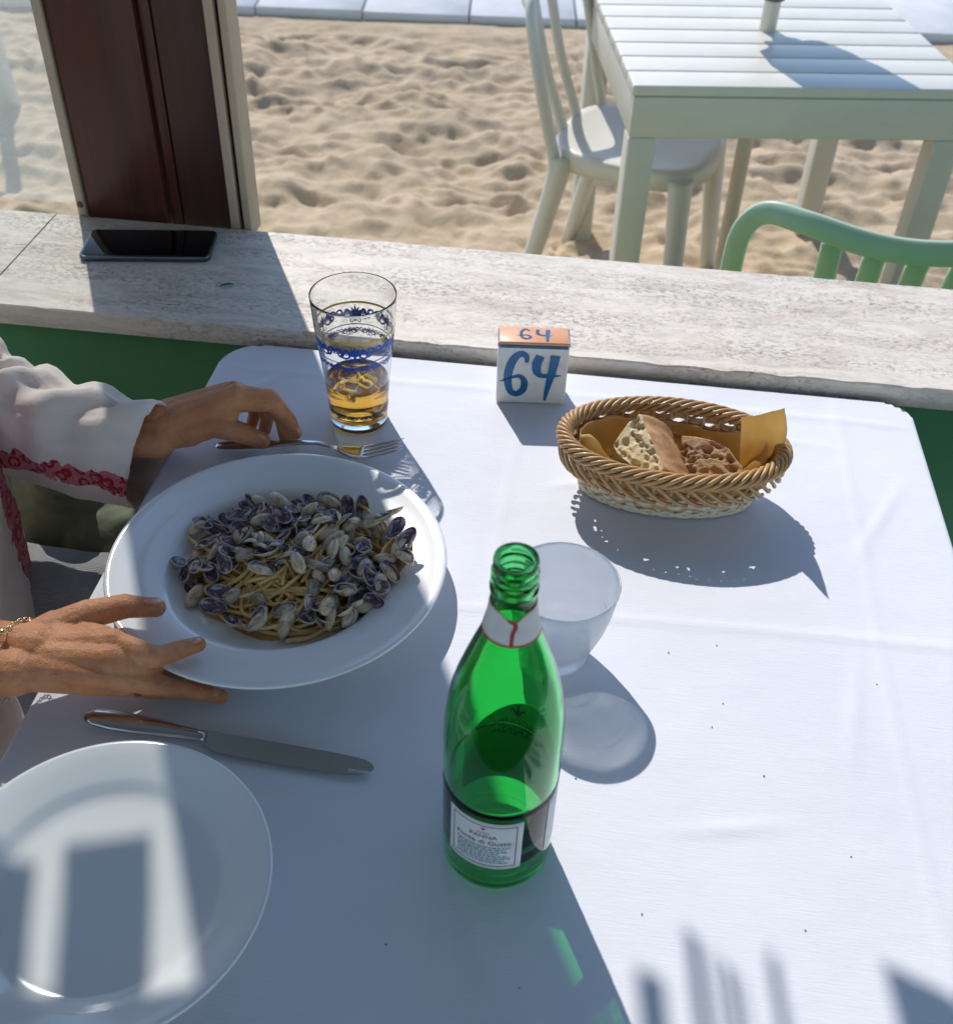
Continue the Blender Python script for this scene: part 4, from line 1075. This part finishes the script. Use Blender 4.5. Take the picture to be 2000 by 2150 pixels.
def bandcloth(name, base_c, attr=True):
    t = NT(name)
    c = t.ramp(t.noise(14, 5), [(.3, tuple(x*.94 for x in base_c)), (.7, base_c)])
    a = t.n('Attribute'); a.attribute_name = 'band'; f = a.outputs['Fac']          # 0 at the middle of the stitched border, 1 at its edge
    nz = t.noise(70, 3, .5); vo = t.voro(75); v2 = t.voro(150)
    edge = t.math('ADD', f, t.math('MULTIPLY', t.math('SUBTRACT', nz, .5), 1.9))
    pink = t.ramp(edge, [(.62, (1, 1, 1)), (.70, (0, 0, 0))]); 
    red = t.math('MULTIPLY', pink, t.ramp(t.math('ABSOLUTE', t.math('SUBTRACT', vo, .42)), [(.07, (1, 1, 1)), (.13, (0, 0, 0))]))
    red2 = t.math('MULTIPLY', pink, t.ramp(v2, [(.20, (1, 1, 1)), (.26, (0, 0, 0))]))
    c = t.mix(pink, c, (.62, .17, .20)); c = t.mix(t.math('MAXIMUM', red, red2), c, (.36, .012, .035))
    t.set(Base=c, Roughness=.85, Sheen=.2, Specular=.2)
    b0 = t.bump(t.noise(30, 4, .6), .4, .006); b1 = t.bump(t.noise(1.0, 3, .6, t.mapped((1400, 900, 900))), .3, .0006, b0); t.bump(pink, .5, .0012, b1)
    tl = t.n('BsdfTranslucent'); mx = t.n('MixShader'); mx.inputs[0].default_value = .16; t.l(c, tl.inputs[0]); t.l(t.b.outputs[0], mx.inputs[1]); t.l(tl.outputs[0], mx.inputs[2]); t.l(mx.outputs[0], t.out.inputs[0])
    return t.m
MATS['blouse'] = bandcloth('embroidered_cotton', (.87, .76, .69))
t = NT('grey_knit'); kw = t.n('TexWave'); kw.wave_type = 'BANDS'; kw.bands_direction = 'Y'; kw.inputs['Scale'].default_value = 130; kw.inputs['Distortion'].default_value = 1.2; t.l(t.coord(), kw.inputs['Vector'])
t.set(Base=t.ramp(t.noise(40, 5), [(.3, (.26, .25, .26)), (.7, (.36, .35, .35))]), Roughness=.9, Sheen=.3); b0 = t.bump(kw.outputs['Fac'], .5, .002); t.bump(t.noise(700, 3), .4, .001, b0); MATS['knit'] = t.m
MATS['hair'] = simple('brown_hair', (.09, .05, .03), .45, .4, 120, .4, 260)
pe = thing('person', 'diner in white blouse with red embroidery and grey trousers, hands at the pasta plate', 'person', (-.62, -.11, 0))
def J(px, py, z): return at(px, py, z)
def chain(pts, rad): return [capsule(pts[i], rad[i], pts[i+1], rad[i+1]) for i in range(len(pts)-1)]
# --- right hand, spread on the plate rim
RE = np.array([-.575, -.345, .835]); RW = J(26, 1384, .797)
rh = []
wy = np.array([.004, .0125, .0])
rh += [capsule(RE+np.array([0, .006, 0]), .036, RW+wy+np.array([-.02, 0, 0]), .0205), capsule(RE-np.array([0, .006, 0]), .036, RW-wy+np.array([-.02, 0, 0]), .0205)]
rh += [capsule(RW+wy+np.array([-.025, 0, 0]), .0205, RW+wy*.9+np.array([.012, 0, .002]), .0200), capsule(RW-wy+np.array([-.025, 0, 0]), .0205, RW-wy+np.array([.012, 0, 0]), .0195)]
Rm_ = {'i': J(236, 1350, .806), 'm': J(232, 1384, .804), 'r': J(214, 1416, .795), 'p': J(196, 1434, .783)}
for k, r0, r1 in (('i', .0165, .0120), ('m', .0165, .0120), ('r', .0165, .0115), ('p', .0160, .0105)):
    rh.append(capsule(RW+wy*{'i': .9, 'm': .3, 'r': -.4, 'p': -1}[k]+np.array([.005, 0, 0]), r0, Rm_[k], r1))
rh += [capsule(J(120, 1345, .797), .018, J(205, 1385, .800), .015), capsule(J(110, 1400, .792), .018, J(190, 1410, .792), .016)]
rh += chain([Rm_['i'], J(328, 1380, .800), J(380, 1364, .793), J(416, 1353, .789)], [.0112, .0092, .0080, .0066])
rh += chain([Rm_['m'], J(300, 1406, .787), J(345, 1416, .769), J(372, 1422, .760)], [.0112, .0092, .0080, .0068])
rh += chain([Rm_['r'], J(325, 1438, .776), J(402, 1450, .767), J(463, 1463, .761)], [.0112, .0096, .0080, .0064])
rh += chain([Rm_['p'], J(270, 1444, .772), J(315, 1450, .763), J(345, 1452, .760)], [.0102, .0082, .0070, .0062])
rh += chain([J(70, 1352, .796), J(118, 1322, .799), J(186, 1290, .804), J(262, 1273, .802), J(328, 1276, .797)], [.0190, .0165, .0128, .0108, .0082])
rh.append(capsule(J(150, 1330, .797), .013, J(215, 1340, .800), .011))       # web of the thumb
for k in 'imr': rh.append(ellipsoid(Rm_[k]+np.array([0, 0, .0028]), (.0095, .0080, .0095), None, 12))
rh.append(ellipsoid(J(326, 1380, .8025), (.0080, .0078, .0085), None, 12)); rh.append(ellipsoid(J(262, 1272, .8045), (.0095, .0092, .0085), None, 12))
RH = remesh(rh, .0013, 6, .5)
# --- left hand, arched over the fork handle
LE = np.array([-.560, .066, .782]); LW = J(303, 902, .790)
lh = []
wy = np.array([-.002, .0105, .003])
lh += [capsule(LE, .033, LW+wy*.8+np.array([-.015, 0, 0]), .0205), capsule(LE, .033, LW-wy*.8+np.array([-.015, 0, -.002]), .0205)]
lh += [capsule(LW+wy+np.array([-.02, 0, 0]), .0195, LW+wy+np.array([.015, 0, .003]), .0185), capsule(LW-wy+np.array([-.02, 0, -.003]), .0195, LW-wy+np.array([.015, 0, -.002]), .0180)]
Lm = {'i': J(484, 842, .812), 'm': J(496, 830, .815), 'r': J(492, 823, .809), 'p': J(478, 822, .797)}
for k, r0, r1 in (('i', .017, .0130), ('m', .0165, .0125), ('r', .016, .0115), ('p', .0155, .0110)):
    lh.append(capsule(LW+wy*{'i': -.7, 'm': .2, 'r': .8, 'p': 1.2}[k], r0, Lm[k], r1))
lh += [capsule(J(380, 880, .795), .018, J(460, 862, .800), .0165)]
lh += chain([Lm['i'], J(575, 845, .803), J(606, 882, .781), J(620, 910, .764)], [.0125, .0098, .0085, .0070])
lh += chain([Lm['m'], J(566, 834, .806), J(592, 880, .778), J(600, 922, .760)], [.0120, .0098, .0084, .0072])
lh += chain([Lm['r'], J(548, 836, .796), J(562, 872, .772), J(556, 902, .759)], [.0115, .0092, .0080, .0070])
lh += chain([Lm['p'], J(528, 836, .786), J(536, 866, .768), J(528, 892, .758)], [.0105, .0085, .0074, .0064])
lh += chain([J(350, 908, .786), J(396, 905, .788), J(446, 892, .793), J(508, 909, .784), J(550, 925, .773)], [.0185, .0165, .0132, .0112, .0088])
lh.append(capsule(J(420, 880, .796), .013, J(476, 868, .800), .0125))
for k in 'imr': lh.append(ellipsoid(Lm[k]+np.array([0, 0, .0030]), (.0095, .0085, .0100), None, 12))
LH = remesh(lh, .0013, 6, .5)
# --- rest of the body, coarser, joined under the clothes
HIP = np.array([-.64, -.11, .535])
bd = [ellipsoid((-.635, -.11, .56), (.125, .175, .12)), ellipsoid((-.615, -.11, .72), (.105, .145, .18)), ellipsoid((-.605, -.11, .92), (.105, .165, .15)),
      capsule((-.61, -.11, 1.02), .055, (-.59, -.11, 1.12), .050), ellipsoid((-.575, -.11, 1.215), (.098, .076, .118)), ellipsoid((-.515, -.11, 1.165), (.045, .052, .050)),
      capsule((-.487, -.11, 1.225), .008, (-.468, -.11, 1.195), .012), ellipsoid((-.58, -.187, 1.21), (.018, .008, .030)), ellipsoid((-.58, -.033, 1.21), (.018, .008, .030)),
      ellipsoid((-.482, -.11, 1.155), (.012, .022, .006))]
for sy, el in ((.075, LE), (-.295, RE)):
    sh = np.array([-.62, sy, 1.0]); bd += [capsule((-.62, -.11, 1.005), .052, sh, .040), capsule(sh, .040, el, .033), capsule(el, .033, el+np.array([.10, -.01 if sy > 0 else .02, -.01]), .030)]
for y in (-.195, -.025):
    k = np.array([-.235, y*1.0-.0, .520]); a = np.array([-.225, y, .09])
    bd += [capsule((-.63, y, .535), .088, k, .060), capsule(k, .058, a, .036), capsule(a, .034, a+np.array([.13, 0, -.055]), .028), capsule(a+np.array([-.02, 0, -.05]), .032, a+np.array([.10, 0, -.058]), .030)]
BD = remesh(bd, .008, 6, .5)
body = obj('body', *join([BD, RH, LH]), MATS['skin'], pe, world=True)
# nails
def nail(p, d, up, w_=.0052, l_=.0068):
    d = np.array(d, float); d /= np.linalg.norm(d); up = np.array(up, float); up -= d*(up @ d); up /= np.linalg.norm(up); s = np.cross(d, up)
    R3 = Matrix((tuple(d), tuple(s), tuple(up))).transposed(); V, F = ellipsoid(p, (l_, w_, .0016), R3, 14); obj('nail', V, F, MATS['nail'], body, world=True)
nail(J(316, 1275, .797)+np.array([.003, .0005, .0078]), J(330, 1276, .797)-J(262, 1273, .802), (.0, .35, 1), .0058, .0082)
nail(J(409, 1356, .790)+np.array([.001, .001, .0058]), J(416, 1353, .789)-J(380, 1364, .793), (0, .4, 1), .0042, .006)
nail(J(452, 1461, .762)+np.array([.001, .000, .0048]), J(463, 1463, .761)-J(402, 1450, .767), (0, -.1, 1), .0042, .006)
nail(J(545, 923, .774)+np.array([.002, -.0055, .0045]), J(550, 925, .773)-J(508, 909, .784), (0, -.9, .6), .0052, .007)
nail(J(618, 906, .767)+np.array([.0055, -.001, .002]), J(620, 910, .764)-J(606, 882, .781), (1, -.2, .4), .0042, .006)
for y in (-.138, -.082):
    V, F = ellipsoid((-.497, y, 1.222), (.010, .013, .011), None, 12); ey = obj('eye', V, F, simple('eye', (.6, .58, .55), .2), body, world=True)
    V, F = ellipsoid((-.4905, y, 1.222), (.0045, .0058, .0058), None, 10); obj('iris', V, F, simple('iris', (.05, .03, .02), .2), body, world=True)
# --- clothes
def cloth_tube(name, path, ells, n=72, up=(0, 0, 1), wr=None, band=None, thick=.0012, mat='blouse', slant=0.0):
    T_ = np.linspace(0, 1, len(path)); P = np.array(catmull(path, 12)); E = np.array([np.interp(np.linspace(0, 1, len(P)), T_, [e[k] for e in ells]) for k in (0, 1)]).T
    P_, Tn, Nn, Bn = frames(P, up); V, A = [], []
    m = len(P)
    for i in range(m):
        u = i/(m-1)
        for k in range(n):
            a = 2*math.pi*k/n; s = 1+(wr(u, a) if wr else 0)
            V.append(P_[i]+(Bn[i]*E[i][0]*math.cos(a)+Nn[i]*E[i][1]*math.sin(a))*s-Tn[i]*slant*math.sin(a)*u**4); A.append(band(u, a) if band else 1.0)
    F = []
    for i in range(m-1):
        for k in range(n): k2 = (k+1) % n; F.append((i*n+k, i*n+k2, (i+1)*n+k2, (i+1)*n+k))
    o = obj(name, V, F, MATS[mat], pe, world=True)
    at_ = o.data.attributes.new('band', 'FLOAT', 'POINT'); at_.data.foreach_set('value', A)
    md = o.modifiers.new('thickness', 'SOLIDIFY'); md.thickness = thick; md.offset = 0
    return o
def angd(a, b): return abs((a-b+math.pi) % (2*math.pi)-math.pi)
def wrinkle(amp, f, seed):
    def g(u, a):
        q = math.sin(u*f+2.2*math.sin(a+seed)+3*fbm(u*3, math.cos(a)*1.2, math.sin(a)*1.2+seed))
        return amp*q*(.55+.45*math.sin(a))+amp*.8*fbm(u*9, math.cos(a)*2+seed, math.sin(a)*2)
    return g
# left sleeve: the border runs along the lower side facing the camera
cloth_tube('left_sleeve', [(-.620, .020, 1.045), (-.622, .078, 1.000), (-.60, .085, .92), (-.565, .074, .830), (-.50, .054, .778), (-.42, .033, .768), (-.318, .012, .766)],
           [(.050, .050), (.066, .066), (.066, .066), (.060, .064), (.050, .062), (.049, .065), (.042, .061)], 80, (0, 0, 1), wrinkle(.10, 58, 1.0), lambda u, a: angd(a, math.radians(354))/math.radians(17) if u > .42 else 3.0, slant=-.012)
cloth_tube('right_sleeve', [(-.620, -.240, 1.045), (-.622, -.298, 1.000), (-.605, -.318, .92), (-.575, -.340, .836), (-.50, -.328, .780), (-.43, -.312, .752), (-.355, -.298, .735)],
           [(.050, .050), (.066, .066), (.066, .066), (.060, .064), (.052, .060), (.050, .058), (.046, .050)], 80, (0, 0, 1), wrinkle(.05, 40, 4.0), lambda u, a: abs(u-.90)/.035, slant=.035)
def tband(u, a):
    d1 = angd(a, math.radians(118)+.5*(u-.5))/math.radians(11); d2 = abs(u-.06)/.035
    d3 = angd(a, math.radians(62))/math.radians(11)
    return min(d1, d2, d3)
cloth_tube('blouse', [(-.60, -.11, .545), (-.59, -.11, .62), (-.585, -.11, .72), (-.595, -.11, .84), (-.605, -.11, .95), (-.615, -.11, 1.02), (-.610, -.11, 1.055), (-.605, -.11, 1.075)],
           [(.185, .150), (.180, .152), (.178, .148), (.182, .138), (.190, .125), (.165, .100), (.110, .075), (.075, .066)], 96, (1, 0, 0), wrinkle(.045, 22, 2.0), tband)
tr_ = []
for y in (-.197, -.023):
    tr_ += [capsule((-.63, y, .535), .098, (-.40, y, .538), .088), capsule((-.40, y, .538), .088, (-.225, y, .520), .072), capsule((-.225, y, .52), .070, (-.222, y, .16), .056)]
tr_.append(ellipsoid((-.635, -.11, .56), (.138, .185, .125)))
TR = remesh(tr_, .006, 5, .5)
TRV = [(p[0], p[1], p[2]+.004*fbm(p[0]*16, p[1]*16, p[2]*10, 3)) for p in TR[0]]
obj('trousers', TRV, TR[1], MATS['knit'], pe, world=True)
for y in (-.195, -.025):
    S = remesh([capsule((-.25, y, .045), .040, (-.10, y, .035), .034), ellipsoid((-.17, y, .016), (.135, .040, .016))], .005, 4); obj('shoe', *S, simple('white_shoe', (.6, .58, .55), .6), pe, world=True)
HR = remesh([ellipsoid((-.600, -.11, 1.245), (.110, .090, .110)), ellipsoid((-.655, -.11, 1.15), (.065, .090, .12)), capsule((-.60, -.195, 1.21), .028, (-.62, -.19, 1.10), .030), capsule((-.60, -.025, 1.21), .028, (-.62, -.03, 1.10), .030)], .005, 4)
obj('hair', [(p[0]+.004*fbm(p[0]*40, p[1]*40, p[2]*6), p[1]+.004*fbm(p[0]*40, p[1]*40, p[2]*6+9), p[2]) for p in HR[0] if True], HR[1], MATS['hair'], pe, world=True)
chair('white plastic chair the diner in the white blouse sits on', MATS['pl_white'], (-.66, -.11, 0), math.radians(-90))
# --- jewellery
t = NT('gold'); t.set(Base=(.80, .56, .28), Metallic=1.0, Roughness=.2); MATS['gold'] = t.m
bc = RW+np.array([-.002, .0, 0]); brc = thing('bracelet', 'thin gold chain bracelet round the right wrist', 'bracelet', tuple(bc))
lk = mesh('chain_link', *tube([(.0019*math.cos(a), .0013*math.sin(a), 0) for a in np.linspace(0, 2*math.pi, 9)[:-1]], .00045, 5, False, None, None, True))
nb_ = 48
for i in range(nb_):
    a = 2*math.pi*i/nb_; y, z = .0375*math.cos(a), .0238*math.sin(a)
    if z < 0: z *= 1.25
    o = obj('chain_link', lk, None, MATS['gold'], brc); o.location = (.004*math.cos(a)-.003*math.sin(a), y, z); o.rotation_euler = (a+math.pi/2*(i % 2), 0, math.pi/2)
o = obj('charm', *lathe([(0, .0012), (.003, .0010), (.0036, 0), (.003, -.0010), (0, -.0012)], 16), MATS['gold'], brc); o.location = (-.003, .006, .0255)
rp = J(297, 1436, .779); V, F = tube([(0, .0100*math.cos(a), .0098*math.sin(a)) for a in np.linspace(0, 2*math.pi, 33)[:-1]], .0011, 8, False, None, None, True)
rg_ = obj('finger_ring', V, F, MATS['gold'], label='thin gold ring on the ring finger of the right hand', cat='ring'); rg_.location = rp; rg_.rotation_euler = (0, 0, -.25)
# --- olive bag beside her hip
bgm = simple('olive_canvas', (.15, .16, .105), .85, .2, 60, .5)
ob = remesh([ellipsoid((-.50, .125, .56), (.07, .055, .10)), capsule((-.49, .11, .62), .035, (-.47, .09, .685), .032), ellipsoid((-.43, .10, .55), (.06, .05, .055)), capsule((-.43, .10, .56), .03, (-.37, .10, .60), .022)], .005, 6)
bag = thing('bag', 'olive green canvas bag slumped beside the diner by the wall', 'bag', (-.48, .12, .46))
obj('bag_body', [(p[0]+.006*fbm(p[0]*22, p[1]*22, p[2]*22), p[1], p[2]+.006*fbm(p[0]*18+5, p[1]*18, p[2]*18)) for p in ob[0]], ob[1], bgm, bag, world=True)
obj('bag_strap', *tube(catmull([(-.53, .13, .64), (-.57, .16, .70), (-.56, .18, .60), (-.53, .18, .50)], 8), 0, 8, True, (0, 1, 0), (.012, .003)), bgm, bag, world=True)

# refractive caustics: the sun through glass and bottle onto the cloth and plates
for o in bpy.data.objects:
    if o.type != 'MESH': continue
    if o.name.split('.')[0] in ('tablecloth', 'dinner_plate', 'side_plate'): o.cycles.is_caustics_receiver = True
    if o.name.split('.')[0] in ('glass_body', 'drink', 'tumbler'): o.cycles.is_caustics_caster = True
